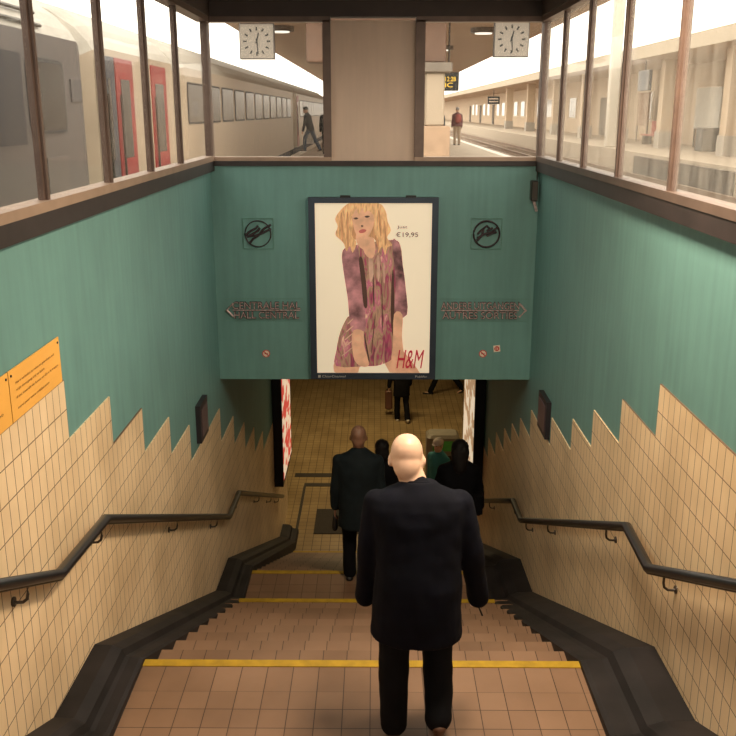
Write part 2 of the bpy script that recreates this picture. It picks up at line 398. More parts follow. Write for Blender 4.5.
f2 = MB().wbox(-0.86, 0.95, 10.28, 10.38, ZF, ZF + 0.004); f2.wbox(-0.865, -0.835, 8.75, 10.28, ZF, ZF + 0.004); f2.wbox(0.9, 0.95, 8.75, 10.28, ZF, ZF + 0.004); f2.wbox(-1.0, 1.0, 10.58, 10.70, ZF, ZF + 0.004)
tag(f2.build('floor_border', DSTR), 'dark border strip framing the floor at the foot of the stairs', 'floor strip')
MATM = mat('grating', (0.035, 0.028, 0.022), 0.85, scale=60, var=0.4, bump=0.5)
tag(MB().bbox(-0.66*S, 0.1*S, 8.98*S, 9.62*S, ZF*S, ZF*S + 0.012, 0.004).build('door_mat', MATM), 'dark rectangular mat lying on the floor below the last step', 'mat')

# handrails
def handrail(s, X, pts, br, lab):
    e = empty('handrail', w(s * X, pts[2][0], pts[2][1]), lab, 'handrail')
    p = [w(s * X, y, z) for y, z in pts]
    MB().tube(p, 0.031, 14, ry=0.026).build('grip', RAIL, e, smooth=True)
    q = [v - Vector((0, 0, 0.028)) for v in p]
    MB().tube(q, 0.012, 8, ry=0.008).build('support_bar', STEEL, e, smooth=True)
    p1 = p[-1]
    for (y, z) in br:
        a = w(s * X, y, z); m = MB()
        hook = [a + Vector((0, 0, 0.03)), a + Vector((0, 0, -0.02)), a + Vector((s*0.006, 0, -0.045)), a + Vector((s*0.025, 0, -0.06)), a + Vector((s*0.05, 0, -0.062)), Vector((s * 0.994 * S, a.y, a.z - 0.058))]
        m.tube(hook, 0.007, 8)
        m.disc((s * (0.994 * S - 0.004), a.y, a.z - 0.058), 0.022, 'X', 0.008, 16)
        m.build('bracket', STEEL, e, smooth=False)
def on(pts, y):
    for (a, b), (c, d) in zip(pts, pts[1:]):
        if a <= y <= c: return b + (d - b) * (y - a) / (c - a) - 0.03
LP = [(-0.2, -0.09), (2.463, -1.345), (2.937, -1.385), (5.463, -2.555), (5.893, -2.575), (8.7, -3.84)]
RP = [(-0.2, -0.10), (2.84, -1.52), (3.13, -1.50), (5.40, -2.545), (5.74, -2.56), (8.4, -3.75)]
handrail(-1, 0.95, LP, [(y, on(LP, y)) for y in (0.6, 2.22, 2.88, 4.0, 5.02, 5.75, 6.9, 7.7, 8.3)], 'black handrail bending down the left tiled wall')
handrail(1, 0.95, RP, [(y, on(RP, y)) for y in (0.8, 2.68, 3.4, 4.55, 5.2, 5.65, 6.9, 7.8)], 'black handrail bending down the right tiled wall')

# ------------------------------------------------------------ posters
def xz_place(x0, z0, y):   # on a plane facing -Y
    return lambda a, b, d: (x0 + a, y - d, z0 + b)
def advert():
    e = empty('poster_case', w(0, YB, -1.645), 'large navy framed lit advertising poster of a blonde woman in a patterned dress', 'poster')
    x0, x1, z0, z1 = -0.405*S, 0.388*S, -1.645*S, -0.500*S; y1 = YB*S; y0 = y1 - 0.11
    nav = mat('navy_frame', (0.035, 0.05, 0.075), 0.4, 0.3)
    m = MB(); b = 0.063
    m.box(x0, x0+b, y0, y1, z0, z1); m.box(x1-b, x1, y0, y1, z0, z1); m.box(x0+b, x1-b, y0, y1, z1-b*0.8, z1); m.box(x0+b, x1-b, y0, y1, z0, z0+0.065)
    m.box(x0+b, x1-b, y0+0.02, y1, z0+0.065, z1-b*0.8)
    m.build('frame', nav, e)
    for hx in (-0.18, 0.22): MB().box(hx*S-0.05, hx*S+0.05, y0+0.02, y1-0.02, z1, z1+0.018).build('hinge', mat('black_metal', (0.02, 0.02, 0.02), 0.4, 0.5), e)
    # printed sheet: pixel frame of the photo crop -> sheet coordinates (u right, v down, 0..110 x 0..172)
    X0, X1, Zt, Zb = x0+b, x1-b, z1-b*0.8, z0+0.065; yp = y0 + 0.019
    W_, H_ = X1-X0, Zt-Zb
    mats = [mat('poster_paper', (0.84, 0.72, 0.54), 0.4, var=0.03, scale=1, emit=0.4),
            mat('poster_skin', (0.72, 0.40, 0.25), 0.4, var=0.2, scale=9, emit=0.28),
            mat('poster_hair', (0.80, 0.42, 0.20), 0.4, var=0.45, scale=12, emit=0.3, stretch=(4, 4, 0.8)),
            None,
            mat('poster_red', (0.50, 0.02, 0.05), 0.4, emit=0.2, var=0.05),
            mat('poster_dark', (0.10, 0.05, 0.04), 0.4, emit=0.1),
            mat('poster_hair_dark', (0.55, 0.27, 0.13), 0.4, var=0.3, emit=0.25, scale=14, stretch=(5, 5, 0.8)),
            mat('poster_lips', (0.55, 0.14, 0.12), 0.4, emit=0.25)]
    dm, t, bs = nt('poster_dress')
    tc = t.nodes.new('ShaderNodeTexCoord'); mp = t.nodes.new('ShaderNodeMapping'); mp.inputs['Scale'].default_value = (13, 1, 3.2)
    n = t.nodes.new('ShaderNodeTexNoise'); n.inputs['Scale'].default_value = 1.4; n.inputs['Detail'].default_value = 6; n.inputs['Distortion'].default_value = 1.1
    t.links.new(tc.outputs['Object'], mp.inputs[0]); t.links.new(mp.outputs[0], n.inputs['Vector'])
    r = t.nodes.new('ShaderNodeValToRGB'); cr = r.color_ramp; cr.elements[0].position = 0.30; cr.elements[0].color = (0.10, 0.05, 0.05, 1)
    cr.elements[1].position = 0.72; cr.elements[1].color = (0.80, 0.56, 0.36, 1)
    for p_, c_ in ((0.40, (0.38, 0.05, 0.12, 1)), (0.46, (0.32, 0.18, 0.12, 1)), (0.53, (0.45, 0.27, 0.17, 1)), (0.60, (0.48, 0.10, 0.20, 1))):
        q = cr.elements.new(p_); q.color = c_
    t.links.new(n.outputs['Fac'], r.inputs['Fac']); t.links.new(r.outputs['Color'], bs.inputs['Base Color'])
    t.links.new(r.outputs['Color'], bs.inputs['Emission Color']); bs.inputs['Emission Strength'].default_value = 0.25
    mats[3] = dm
    mats += [mat('poster_sleeve', (0.38, 0.17, 0.18), 0.4, var=0.8, emit=0.2, scale=7, stretch=(1, 1, 1)), mat('poster_sheen', (0.55, 0.34, 0.25), 0.4, var=0.3, emit=0.25)]
    # coordinates below in the 463x736 zoom of pixels x 320..430, y 200..375
    def P(u, v): return (X0 + (320 + u*110/463 - 314.5)/(430.5-314.5) * W_, Zt - (200 + v*175/736 - 203)/(371-203) * H_)
    s = MB(); s.box(X0, X1, yp-0.002, yp, Zb, Zt)
    lay = [0.003]
    def poly(mi, pts):
        s.mi = mi; y = yp - lay[0]; lay[0] += 0.0004
        q = []
        n_ = len(pts)
        for i in range(n_):       # rounded outline
            p0, p1, p2, p3 = [pts[(i+k) % n_] for k in (-1, 0, 1, 2)]
            for tt in (0, 0.34, 0.67):
                q.append(tuple(0.5*((2*p1[c]) + (-p0[c]+p2[c])*tt + (2*p0[c]-5*p1[c]+4*p2[c]-p3[c])*tt*tt + (-p0[c]+3*p1[c]-3*p2[c]+p3[c])*tt**3) for c in (0, 1)))
        s.add([(P(*a)[0], y, max(Zb, min(Zt, P(*a)[1]))) for a in q], [tuple(range(len(q)))])
    poly(1, [(70, 735), (48, 700), (60, 655), (110, 560), (170, 620), (160, 700), (140, 735)])       # left thigh
    poly(1, [(265, 650), (330, 610), (380, 660), (425, 720), (420, 745), (320, 745)])                # right thigh
    poly(3, [(60, 690), (62, 620), (80, 540), (110, 480), (125, 470), (110, 380), (98, 300), (88, 230), (100, 195), (150, 180), (300, 160), (335, 185), (345, 260), (358, 350), (366, 468), (312, 466), (318, 560), (310, 650), (250, 685), (190, 690)])
    poly(8, [(90, 225), (105, 195), (150, 185), (165, 250), (180, 400), (186, 536), (128, 540), (112, 400), (95, 290)])
    poly(8, [(300, 165), (330, 180), (345, 260), (358, 350), (366, 468), (314, 466), (316, 330)])
    for q_ in ([(218, 280), (221, 280), (226, 420), (221, 420)], [(256, 330), (259, 330), (262, 520), (258, 520)], [(227, 480), (230, 480), (216, 620), (213, 620)]): poly(5, q_)
    for q_ in ([(200, 215), (212, 212), (222, 300), (206, 330)], [(236, 230), (246, 232), (250, 300), (240, 330)], [(262, 260), (268, 262), (270, 330), (264, 330)]): poly(9, q_)
    for k_ in range(5): poly(9, [(88+k_*6, 640-k_*34), (132, 606-k_*30), (134, 609-k_*30), (90+k_*6, 644-k_*34)])
    poly(5, [(160, 240), (175, 235), (190, 330), (196, 430), (180, 430), (170, 330)])
    poly(5, [(300, 300), (308, 300), (312, 470), (306, 560), (296, 470)])
    poly(1, [(310, 466), (346, 468), (345, 560), (352, 640), (330, 670), (300, 660), (306, 600)])    # right forearm and hand
    poly(1, [(135, 536), (180, 540), (182, 600), (200, 660), (200, 688), (170, 690), (140, 665), (130, 600)])
    poly(5, [(181, 560), (186, 560), (205, 660), (199, 662)])
    poly(1, [(170, 150), (215, 140), (230, 200), (215, 235), (185, 215)])                             # neck
    poly(6, [(92, 150), (76, 90), (94, 34), (130, 14), (220, 14), (262, 42), (274, 90), (276, 140), (258, 180), (240, 190), (220, 150), (150, 150), (146, 190), (114, 176)])
    poly(1, [(135, 30), (190, 18), (222, 50), (222, 100), (200, 145), (175, 158), (150, 140), (135, 90)])  # face
    poly(2, [(84, 160), (62, 138), (72, 105), (62, 75), (85, 40), (120, 12), (150, 12), (128, 50), (136, 100), (130, 140), (150, 170), (134, 212), (122, 184), (108, 206), (98, 176)])
    poly(2, [(150, 12), (240, 10), (272, 45), (280, 85), (294, 122), (278, 150), (300, 180), (280, 190), (270, 222), (258, 186), (240, 214), (244, 165), (225, 130), (222, 60), (180, 35)])
    poly(5, [(138, 73), (150, 69), (158, 74), (148, 78)]); poly(5, [(184, 66), (196, 62), (206, 66), (194, 71)])
    poly(2, [(118, 14), (215, 10), (222, 36), (205, 30), (185, 52), (176, 30), (160, 58), (150, 34), (134, 62), (124, 60)])
    poly(1, [(150, 140), (185, 150), (200, 175), (190, 200), (165, 190), (150, 165)])
    for q_ in ([(84, 60), (92, 60), (96, 150), (88, 160)], [(110, 60), (116, 58), (118, 180), (110, 180)], [(240, 50), (247, 50), (256, 130), (250, 140)], [(266, 90), (271, 92), (276, 170), (270, 176)]): poly(6, q_)
    poly(7, [(160, 124), (176, 116), (192, 120), (182, 130), (166, 132)])
    poly(5, [(170, 100), (180, 103), (172, 108)])
    yy = yp - lay[0] - 0.0005
    s.mi = 5
    a = P(320, 116); text_mb(s, 'Just', 0.10, 0.035, lambda x, z, d: (a[0] + x, yy, a[1] + z))
    a2 = P(316, 150); b2 = P(408, 128)
    text_mb(s, '€19,95', b2[0]-a2[0], b2[1]-a2[1], lambda x, z, d: (a2[0] + x, yy, a2[1] + z))
    s.mi = 4
    a3 = P(322, 698); b3 = P(442, 618)
    text_mb(s, 'H&M', b3[0]-a3[0], b3[1]-a3[1], lambda x, z, d: (a3[0] + x, yy, a3[1] + z), bold=0.0, shear=0.3)
    s.build('poster_sheet', mats, e)
    t2 = MB(); yf = y0 - 0.0015
    text_mb(t2, 'ClearChannel', 0.24, 0.024, lambda x, z, d: (X0 + 0.05 + x, yf, z0 + 0.02 + z))
    t2.box(X0+0.01, X0+0.035, yf-0.0005, yf, z0+0.018, z0+0.045)
    text_mb(t2, 'Publifer', 0.12, 0.022, lambda x, z, d: (X1 - 0.14 + x, yf, z0 + 0.02 + z))
    t2.build('frame_lettering', mat('pale_print', (0.45, 0.45, 0.45), 0.5), e)
advert()

# ------------------------------------------------------------ metal emblems and direction lettering on the bulkhead
IRON = mat('dark_cast_metal', (0.05, 0.035, 0.04), 0.45, 0.5, var=0.5, scale=40)
IRONL = mat('worn_metal_face', (0.50, 0.38, 0.38), 0.45, 0.3, var=0.5, scale=60)
PLATE = mat('clear_plate_edge', (0.10, 0.25, 0.20), 0.3)
def emblem(cx, cz, lab, variant):
    y = YB * S
    e = empty('wall_emblem', (cx, y, cz - 0.15), lab, 'emblem', None)
    h = 0.152
    m = MB()
    for a in ((-h, h, -h, -h+0.004), (-h, h, h-0.004, h), (-h, -h+0.004, -h, h), (h-0.004, h, -h, h)):
        m.box(cx+a[0], cx+a[1], y-0.012, y, cz+a[2], cz+a[3])
    m.build('backing_outline', PLATE, e)
    r = MB(); ring = [Vector((cx + 0.128*math.cos(t), y-0.02, cz + 0.128*math.sin(t))) for t in [2*math.pi*k/28 for k in range(29)]]
    r.tube(ring, 0.0095 if variant else 0.0065, 6); r.build('ring', IRON, e)
    f = MB()
    if variant == 0:     # hand-like strokes with a long arm running up to the right
        strokes = [[(-0.12, -0.01), (-0.07, 0.03), (-0.02, 0.055), (0.0, 0.08)], [(-0.11, -0.03), (-0.05, 0.0), (0.0, 0.03), (0.02, 0.06)],
                   [(-0.09, -0.02), (-0.03, -0.02), (0.03, 0.0), (0.13, 0.05)], [(-0.09, -0.10), (-0.05, -0.05), (0.0, -0.02), (0.06, 0.05), (0.13, 0.09)], [(-0.12, -0.02), (-0.09, 0.02)]]
    else:
        strokes = [[(-0.09, 0.0), (-0.05, 0.04), (0.0, 0.08), (0.03, 0.05)], [(-0.09, -0.04), (-0.02, 0.0), (0.05, 0.02), (0.11, 0.07)], [(-0.1, -0.07), (-0.05, -0.02), (-0.03, 0.05)], [(0.0, -0.02), (0.06, 0.01), (0.1, 0.02)], [(0.0, 0.03), (0.06, 0.06)]]
    for sk in strokes:
        pts = [Vector((cx + a, y - 0.022, cz + b)) for a, b in sk]
        f.tube(pts, 0.011, 6, ry=0.008, up=(0, 1, 0))
    f.build('relief', IRON, e)
emblem(-0.722*S, -0.725*S, 'round metal emblem on the teal wall left of the poster', 0)
emblem(0.690*S, -0.725*S, 'round metal emblem on the teal wall right of the poster', 1)
def direction(x0, x1, rows, arrow, lab):
    y = YB * S; zt, zb = -1.152*S, -1.262*S
    e = empty('direction_sign', ((x0+x1)/2, y, zb), lab, 'sign')
    m = MB()
    m.box(x0-0.02, x1+0.03, y-0.004, y, zt+0.025, zt+0.028); m.box(x0-0.02, x1+0.03, y-0.004, y, zb-0.028, zb-0.025)
    m.build('backing_outline', PLATE, e)
    L = MB(); F = MB(); rh = (zt - zb)/2 - 0.01
    a0 = x0 + (0.06 if arrow < 0 else 0); a1 = x1 - (0.07 if arrow > 0 else 0)
    for i, tx in enumerate(rows):
        zz = zt - rh - i * (rh + 0.02)
        pad = 0.03 if i else 0.0
        text_mb(L, tx, a1-a0-pad, rh, lambda q, z, d: (a0 + pad*0.5 + q, y - 0.016 - d, zz + z), depth=0.026, bold=0.018)
        text_mb(F, tx, a1-a0-pad, rh*0.9, lambda q, z, d: (a0 + pad*0.5 + q, y - 0.0305, zz + z + rh*0.05), bold=-0.004)
    L.build('lettering', IRON, e); F.build('letter_faces', IRONL, e)
    A = MB(); xc = x0 if arrow < 0 else x1; zc = (zt+zb)/2
    A.tube([(xc - arrow*0.065, y-0.02, zc+0.07), (xc, y-0.02, zc), (xc - arrow*0.065, y-0.02, zc-0.07)], 0.011, 6)
    A.tube([(a0, y-0.02, zc), (a1, y-0.02, zc)], 0.006, 6)
    A.build('arrow', IRONL, e)
direction(-0.935*S, -0.47*S, ('CENTRALE HAL', 'HALL CENTRAL'), -1, 'raised metal lettering with a left arrow beside the poster')
direction(0.42*S, 0.955*S, ('ANDERE UITGANGEN', 'AUTRES SORTIES'), 1, 'raised metal lettering with a right arrow beside the poster')
# stickers
WHITE = mat('sticker_white', (0.85, 0.72, 0.6), 0.5, var=0.05); RED = mat('sticker_red', (0.55, 0.06, 0.05), 0.5, var=0.05); BLK = mat('black_print', (0.02, 0.02, 0.02), 0.5)
def nosmoke(cx, cz, lab, r=0.04):
    y = YB*S; m = MB()
    m.disc((cx, y-0.001, cz), r, 'Y', 0.002, 28)
    m.mi = 1; m.disc((cx, y-0.0025, cz), r*0.78, 'Y', 0.001, 28)
    m.mi = 2; m.box(cx-0.018, cx+0.018, y-0.0045, y-0.0035, cz-0.005, cz+0.003)
    m.mi = 0
    d = 0.55*r; m.prism([(cx-d-0.004, cz+d-0.004), (cx-d+0.004, cz+d+0.004), (cx+d+0.004, cz-d+0.004), (cx+d-0.004, cz-d-0.004)], 'Y', y-0.0058, y-0.005)
    tag(m.build('no_smoking_sticker', [RED, WHITE, BLK]), lab, 'sticker')
nosmoke(-0.696*S, -1.494*S, 'round no smoking sticker below the left metal lettering')
nosmoke(0.695*S, -1.492*S, 'round no smoking sticker below the right metal lettering')
y = YB*S; m = MB(); cx, cz = 0.783*S, -1.458*S
def rsq(h, a): return [(cx + h*(x*math.cos(a) - z*math.sin(a)), cz + h*(x*math.sin(a)+z*math.cos(a))) for x, z in ((-1, -1), (1, -1), (1, 1), (-1, 1))]
m.prism(rsq(0.034, 0.12), 'Y', y-0.002, y); m.mi = 1; m.disc((cx, y-0.003, cz), 0.026, 'Y', 0.001); m.mi = 0
m.box(cx-0.012, cx-0.006, y-0.0045, y-0.0037, cz-0.014, cz+0.014); m.box(cx+0.004, cx+0.010, y-0.0045, y-0.0037, cz-0.012, cz+0.012)
tag(m.build('square_sticker', [WHITE, RED]), 'small tilted square sticker with a red disc on the teal wall', 'sticker')

# dark unlit panels, no lamps, on the side walls, small fixture in the corner
def wpanel(s, y0, y1, z0, z1, lab):
    e = empty('wall_lamp', w(s*1.0, (y0+y1)/2, z0), lab, 'wall panel')
    xa, xb = sorted((s * 0.970 * S, s * 1.0 * S))
    MB().wbox(*sorted((s*0.972, s*1.0)), y0, y1, z0, z1).build('housing', mat('black_housing', (0.02, 0.016, 0.02), 0.5), e)
    MB().wbox(*sorted((s*0.968, s*0.972)), y0+0.025, y1-0.025, z0+0.03, z1-0.03).build('cover', mat('purple_grey_cover', (0.09, 0.06, 0.075), 0.35), e)
wpanel(-1, 4.80, 5.02, -1.80, -1.58, 'small dark square unlit fitting on the left teal wall')
wpanel(1, 4.88, 5.13, -1.80, -1.58, 'small dark square unlit fitting on the right teal wall')
e = empty('corner_fixture', w(0.965, YB - 0.04, -0.58), 'small dark metal fixture high in the right corner of the teal wall', 'fixture')
MB().bbox(0.945*S, 0.985*S, (YB-0.07)*S, YB*S, -0.52*S, -0.40*S, 0.008).build('housing', STEEL, e)
MB().tube([w(0.965, YB-0.05, -0.52), w(0.975, YB-0.06, -0.555), w(0.985, YB-0.045, -0.58)], 0.014, 8).build('lamp_head', IRONL, e)
MB().tube([w(0.985, YB-0.01, -0.40), w(0.985, YB-0.01, -0.285)], 0.006, 6).build('cable', IRON, e)

# yellow notice boards on the left wall
def notice(y0, y1, lines, lab):
    e = empty('notice_board', w(-0.99, (y0+y1)/2, -0.822), lab, 'sign', 'yellow notice boards')
    ym = mat('yellow_enamel', (0.86, 0.44, 0.09), 0.45, var=0.06, scale=3)
    x = -0.994*S
    MB().box(x, x+0.006, y0*S, y1*S, -0.822*S, -0.677*S).build('board', ym, e)
    t_ = MB(); hgt = 0.016
    for i, (ln, wd, zz) in enumerate(lines):
        text_mb(t_, ln, wd, hgt, lambda a, b, d: (x+0.0075, (y0+0.04)*S + a, zz*S + b))
    t_.build('lettering', mat('brown_print', (0.16, 0.06, 0.01), 0.6), e)
    for yy_ in (y0+0.015, y1-0.015): MB().disc((x+0.008, yy_*S, -0.692*S), 0.006, 'X', 0.004, 10).build('screw', BLK, e)
notice(2.347, 2.752, [('Het is verboden te roken en gebruikers ook', 0.50, -0.725), ('vrije doorgang vrij te laten.', 0.36, -0.745), ('Il est interdit de fumer et d\'y a la trappe', 0.54, -0.766), ('merci pour votre collaboration', 0.40, -0.797)], 'yellow notice board of four printed lines above the first tile tooth')
notice(1.935, 2.342, [('Let op de trap', 0.4, -0.74), ('Attention a la marche', 0.5, -0.78)], 'yellow notice board cut by the left edge of the photo')

# light boxes at the mouth of the underpass
def lightbox(s, xa, y0, y1, z0, z1, lab, cols):
    e = empty('light_box', w(s*1.0, y0, z0), lab, 'poster')
    a, b = sorted((s*xa, s*0.993)); blk = mat('black_case', (0.006, 0.005, 0.008), 0.5)
    MB().wbox(a, b, y0, y1, z0, z1).build('case', blk, e)
    m, t, bs = nt('lit_print')
    g = t.nodes.new('ShaderNodeNewGeometry'); mp = t.nodes.new('ShaderNodeMapping'); mp.inputs['Scale'].default_value = (1, 1.5, 2.2); mp.inputs['Rotation'].default_value = (0.7, 0, 0)
    n = t.nodes.new('ShaderNodeTexNoise'); n.inputs['Scale'].default_value = 2.2; n.inputs['Detail'].default_value = 2
    t.links.new(g.outputs['Position'], mp.inputs[0]); t.links.new(mp.outputs[0], n.inputs['Vector'])
    r = t.nodes.new('ShaderNodeValToRGB'); r.color_ramp.elements[0].position = 0.47; r.color_ramp.elements[1].position = 0.53
    r.color_ramp.elements[0].color = (*cols[0], 1); r.color_ramp.elements[1].color = (*cols[1], 1)
    t.links.new(n.outputs['Fac'], r.inputs['Fac']); t.links.new(r.outputs['Color'], bs.inputs['Base Color'])
    t.links.new(r.outputs['Color'], bs.inputs['Emission Color']); bs.inputs['Emission Strength'].default_value = 0.75
    MB().wbox(*sorted((s*(xa-0.003), s*xa)), y0+0.05, y1-0.05, z0+0.05, z1-0.05).build('lit_sheet', m, e)
lightbox(-1, 0.905, 8.38, 9.3, -3.60, -2.35, 'black light box with a red and white lit poster on the left underpass wall', ((0.62, 0.07, 0.05), (0.85, 0.65, 0.45)))
lightbox(1, 0.905, 7.75, 8.75, -3.28, -2.1, 'black light box with a pale lit poster on the right underpass wall', ((0.45, 0.28, 0.15), (0.85, 0.70, 0.50)))

# lamps (housings for the lights set at the top)
def lamp(x, y, z, L, W_, lab, grp=None):
    e = empty('ceiling_lamp', (x, y, z), lab, 'lamp', grp)
    MB().box(x-L/2, x+L/2, y-W_/2, y+W_/2, z-0.07, z).build('housing', mat('lamp_housing', (0.5, 0.45, 0.38), 0.5), e)
    MB().box(x-L/2+0.03, x+L/2-0.03, y-W_/2+0.03, y+W_/2-0.03, z-0.085, z-0.07).build('diffuser', mat('lamp_diffuser', (1, 0.8, 0.55), 0.5, emit=3), e)
for x, y in LAMPS: lamp(x, y, -1.60*S, 1.3, 0.3, 'long ceiling lamp in the underpass behind the bulkhead', 'underpass ceiling lamps')
lamp(0.9, 4.2, CEIL*S, 0.6, 1.3, 'unseen lamp added under the stairwell roof to brighten the stairs')  # housing of the added shelter lamp

# ------------------------------------------------------------ platform level outside
PZ = -1.5
pl = MB().box(-3.0, -1.1*S, -12, 90, PZ-0.5, PZ); pl.box(1.1*S, 4.8, -12, 90, PZ-0.5, PZ); pl.box(-1.1*S, 1.1*S, (YB+0.12)*S, 90, PZ-0.5, PZ); pl.box(-1.1*S, 1.1*S, -12, -1.6*S, PZ-0.5, PZ)
struct(pl.build('floor_platform', CONC))
struct(MB().box(-2.98, -2.7, -12, 90, PZ, PZ+0.004).build('trim_8', mat('platform_edge_white', (0.8, 0.75, 0.66), 0.7)))
struct(MB().box(4.5, 4.78, -12, 90, PZ, PZ+0.004).build('trim_9', MATS['platform_edge_white']))
struct(MB().box(-40, -3.3*S, -14, 270, -2.7, -2.45).box(-3.3*S, 3.3*S, 17.4*S, 270, -2.7, -2.45).box(3.3*S, 40, -14, 270, -2.7, -2.45).build('floor_trackbed', BALL))
struct(MB().box(-3.3*S, -1.12*S, -14, 17.4*S, -2.7, -2.45).box(1.12*S, 3.3*S, -14, 17.4*S, -2.7, -2.45).build('floor_under_platform', BALL))
# roof over our platform
struct(MB().box(-3.6, 4.5, 18, 80, 2.05, 2.25).build('ceiling_canopy', CANOPY))
# opposite platform
struct(MB().box(10.1, 18, -5, 260, -2.45, PZ).build('floor_far_platform', CONC))
cf = empty('far_canopy', (11.4, 50, PZ), 'long pale canopy over the opposite platform', 'canopy')
MB().box(11.2, 19, 4, 260, 2.15, 2.25).build('soffit', CANOPY, cf)
MB().box(11.1, 11.2, 4, 260, 2.15, 2.65).build('fascia', mat('pale_fascia', (0.46, 0.38, 0.28), 0.7), cf)
MB().box(11.2, 19, 4, 260, 2.25, 2.65).build('roof', CONC, cf)
pier = mat('cream_pier', (0.55, 0.42, 0.29), 0.7)
c0 = None
for k, yy in enumerate((13, 19, 25.5, 33, 40.5, 48, 56, 65, 76, 88)):
    if c0 is None:
        c0 = empty('platform_column', (12.5, yy, PZ), 'cream square column with grey base on the opposite platform', 'column', 'columns of the opposite platform')
        MB().box(12.2, 12.8, yy-0.3, yy+0.3, PZ+0.7, 2.15).build('shaft', pier, c0); MB().box(12.15, 12.85, yy-0.35, yy+0.35, PZ, PZ+0.7).build('base', mat('grey_base', (0.40, 0.36, 0.31), 0.8), c0)
    else:
        c = copy_tree(c0); c.location.y = yy
bld = empty('station_building', (16, 50, PZ), 'long cream station building under the opposite canopy', 'building')
MB().box(15, 18, 4, 260, PZ, 2.15).build('wall', pier, bld)
gl = mat('dark_window_glass', (0.16, 0.13, 0.10), 0.15); wf = mat('pale_window_frame', (0.72, 0.62, 0.48), 0.6); pan = mat('brown_panel', (0.30, 0.19, 0.12), 0.6)
for k in range(30):
    yy = 9 + k*4.8
    if k % 3 == 2:
        MB().box(14.93, 15, yy-0.9, yy+0.9, PZ, 0.9).build('entrance', mat('dark_doorway', (0.10, 0.075, 0.055), 0.7), bld)
    else:
        fr = MB().box(14.94, 15, yy-1.2, yy+1.2, -0.5, 1.1).build('window', wf, bld)
        p_ = MB()
        for a in (-1.1, -0.35, 0.4): p_.box(14.92, 14.945, yy+a, yy+a+0.68, -0.4, 1.0)
        p_.build('window_pane', gl, fr)
# things on the opposite platform
def far_board(y, lab, cols, w_=1.6, z0=-0.7, z1=1.0):
    e = empty('hoarding', (14.2, y, PZ), lab, 'poster')
    MB().box(14.15, 14.25, y-w_/2, y+w_/2, z0, z1).build('panel', mat('hoard_' + lab[:9], cols, 0.6), e)
    MB().box(14.17, 14.23, y-w_/2, y-w_/2+0.08, PZ, z0).build('post', STEEL, e); MB().box(14.17, 14.23, y+w_/2-0.08, y+w_/2, PZ, z0).build('post', STEEL, e)
far_board(40.3, 'pale grey poster panel on the opposite platform', (0.58, 0.57, 0.52), 3.0)
far_board(50, 'brown poster panel farther along the opposite platform', (0.35, 0.22, 0.14), 2.0)
tag(MB().bbox(12.8, 13.5, 36.7, 37.5, PZ, PZ+0.9, 0.04).build('litter_bin', mat('bin_grey', (0.10, 0.10, 0.10), 0.6)), 'dark square bin beside a column on the opposite platform', 'bin')
e = empty('platform_bench', (13, 44, PZ), 'red slatted bench on the opposite platform', 'bench')
rb = mat('bench_red', (0.42, 0.12, 0.09), 0.6)
MB().box(12.9, 13.4, 42.8, 45.6, PZ+0.42, PZ+0.48).build('seat', rb, e)
mm = MB()
for k in range(12): mm.box(13.4, 13.45, 42.8+k*0.24, 42.95+k*0.24, PZ+0.35, PZ+1.1)
mm.build('backrest', rb, e)
for yy in (43.0, 45.4): MB().box(12.95, 13.4, yy-0.04, yy+0.04, PZ, PZ+0.42).build('leg', STEEL, e)
e = empty('station_sign', (12.5, 41.5, 1.5), 'dark hanging platform sign under the opposite canopy', 'sign')
MB().box(11.7, 11.85, 40.8, 42.4, 0.9, 1.75).build('panel', mat('sign_navy', (0.07, 0.09, 0.12), 0.5), e)
MB().tube([(11.78, 41.6, 1.75), (11.78, 41.6, 2.16)], 0.03, 6).build('hanger', STEEL, e)
e = empty('station_sign', (11.9, 95, 0.75), 'small black platform sign with pale marks far down the opposite platform', 'sign')
MB().box(11.3, 12.5, 94.95, 95.05, 0.75, 1.5).build('panel', mat('sign_black', (0.03, 0.035, 0.04), 0.5), e)
for za in (1.22, 0.95): MB().box(11.45, 12.35, 94.93, 94.95, za, za+0.1).build('marking', WHITE, e)
MB().tube([(11.9, 95, 1.5), (11.9, 95, 2.16)], 0.04, 6).build('hanger', STEEL, e)
e = empty('overhead_mast', (10.4, 41.5, PZ), 'tall pale steel mast rising beyond the right tracks', 'mast')
MB().bbox(10.2, 10.65, 41.3, 41.7, PZ, 9, 0.05).build('mast_shaft', mat('pale_steel', (0.62, 0.57, 0.48), 0.5), e)
MB().tube([(10.3, 41.5, 5.5), (5.5, 41.5, 5.9)], 0.06, 8).build('mast_arm', MATS['pale_steel'], e)
# tracks: each rail and sleeper of its own
def track(xc, n0, n1, lab):
    e = empty('railway_track', (xc, 20, -2.45), lab, 'railway track')
    for dx in (-0.72, 0.72):
        m = MB(); m.box(xc+dx-0.07, xc+dx+0.07, -6, 120, -2.33, -2.31); m.box(xc+dx-0.015, xc+dx+0.015, -6, 120, -2.31, -2.2); m.box(xc+dx-0.035, xc+dx+0.035, -6, 120, -2.2, -2.165)
        m.build('rail', RUST, e)
    s0 = MB().box(xc-1.3, xc+1.3, 5.9, 6.14, -2.46, -2.33).build('sleeper', mat('sleeper_wood', (0.17, 0.12, 0.08), 0.8), e)
    for k in range(1, 80):
        c = s0.copy(); C.objects.link(c); c.parent = e; c.location = (0, k*0.75, 0)
track(6.35, 0, 0, 'near railway track beyond the right windows')
track(-4.5, 0, 0, 'railway track under the coaches on the left')
track(8.75, 0, 0, 'farther railway track below the opposite platform')
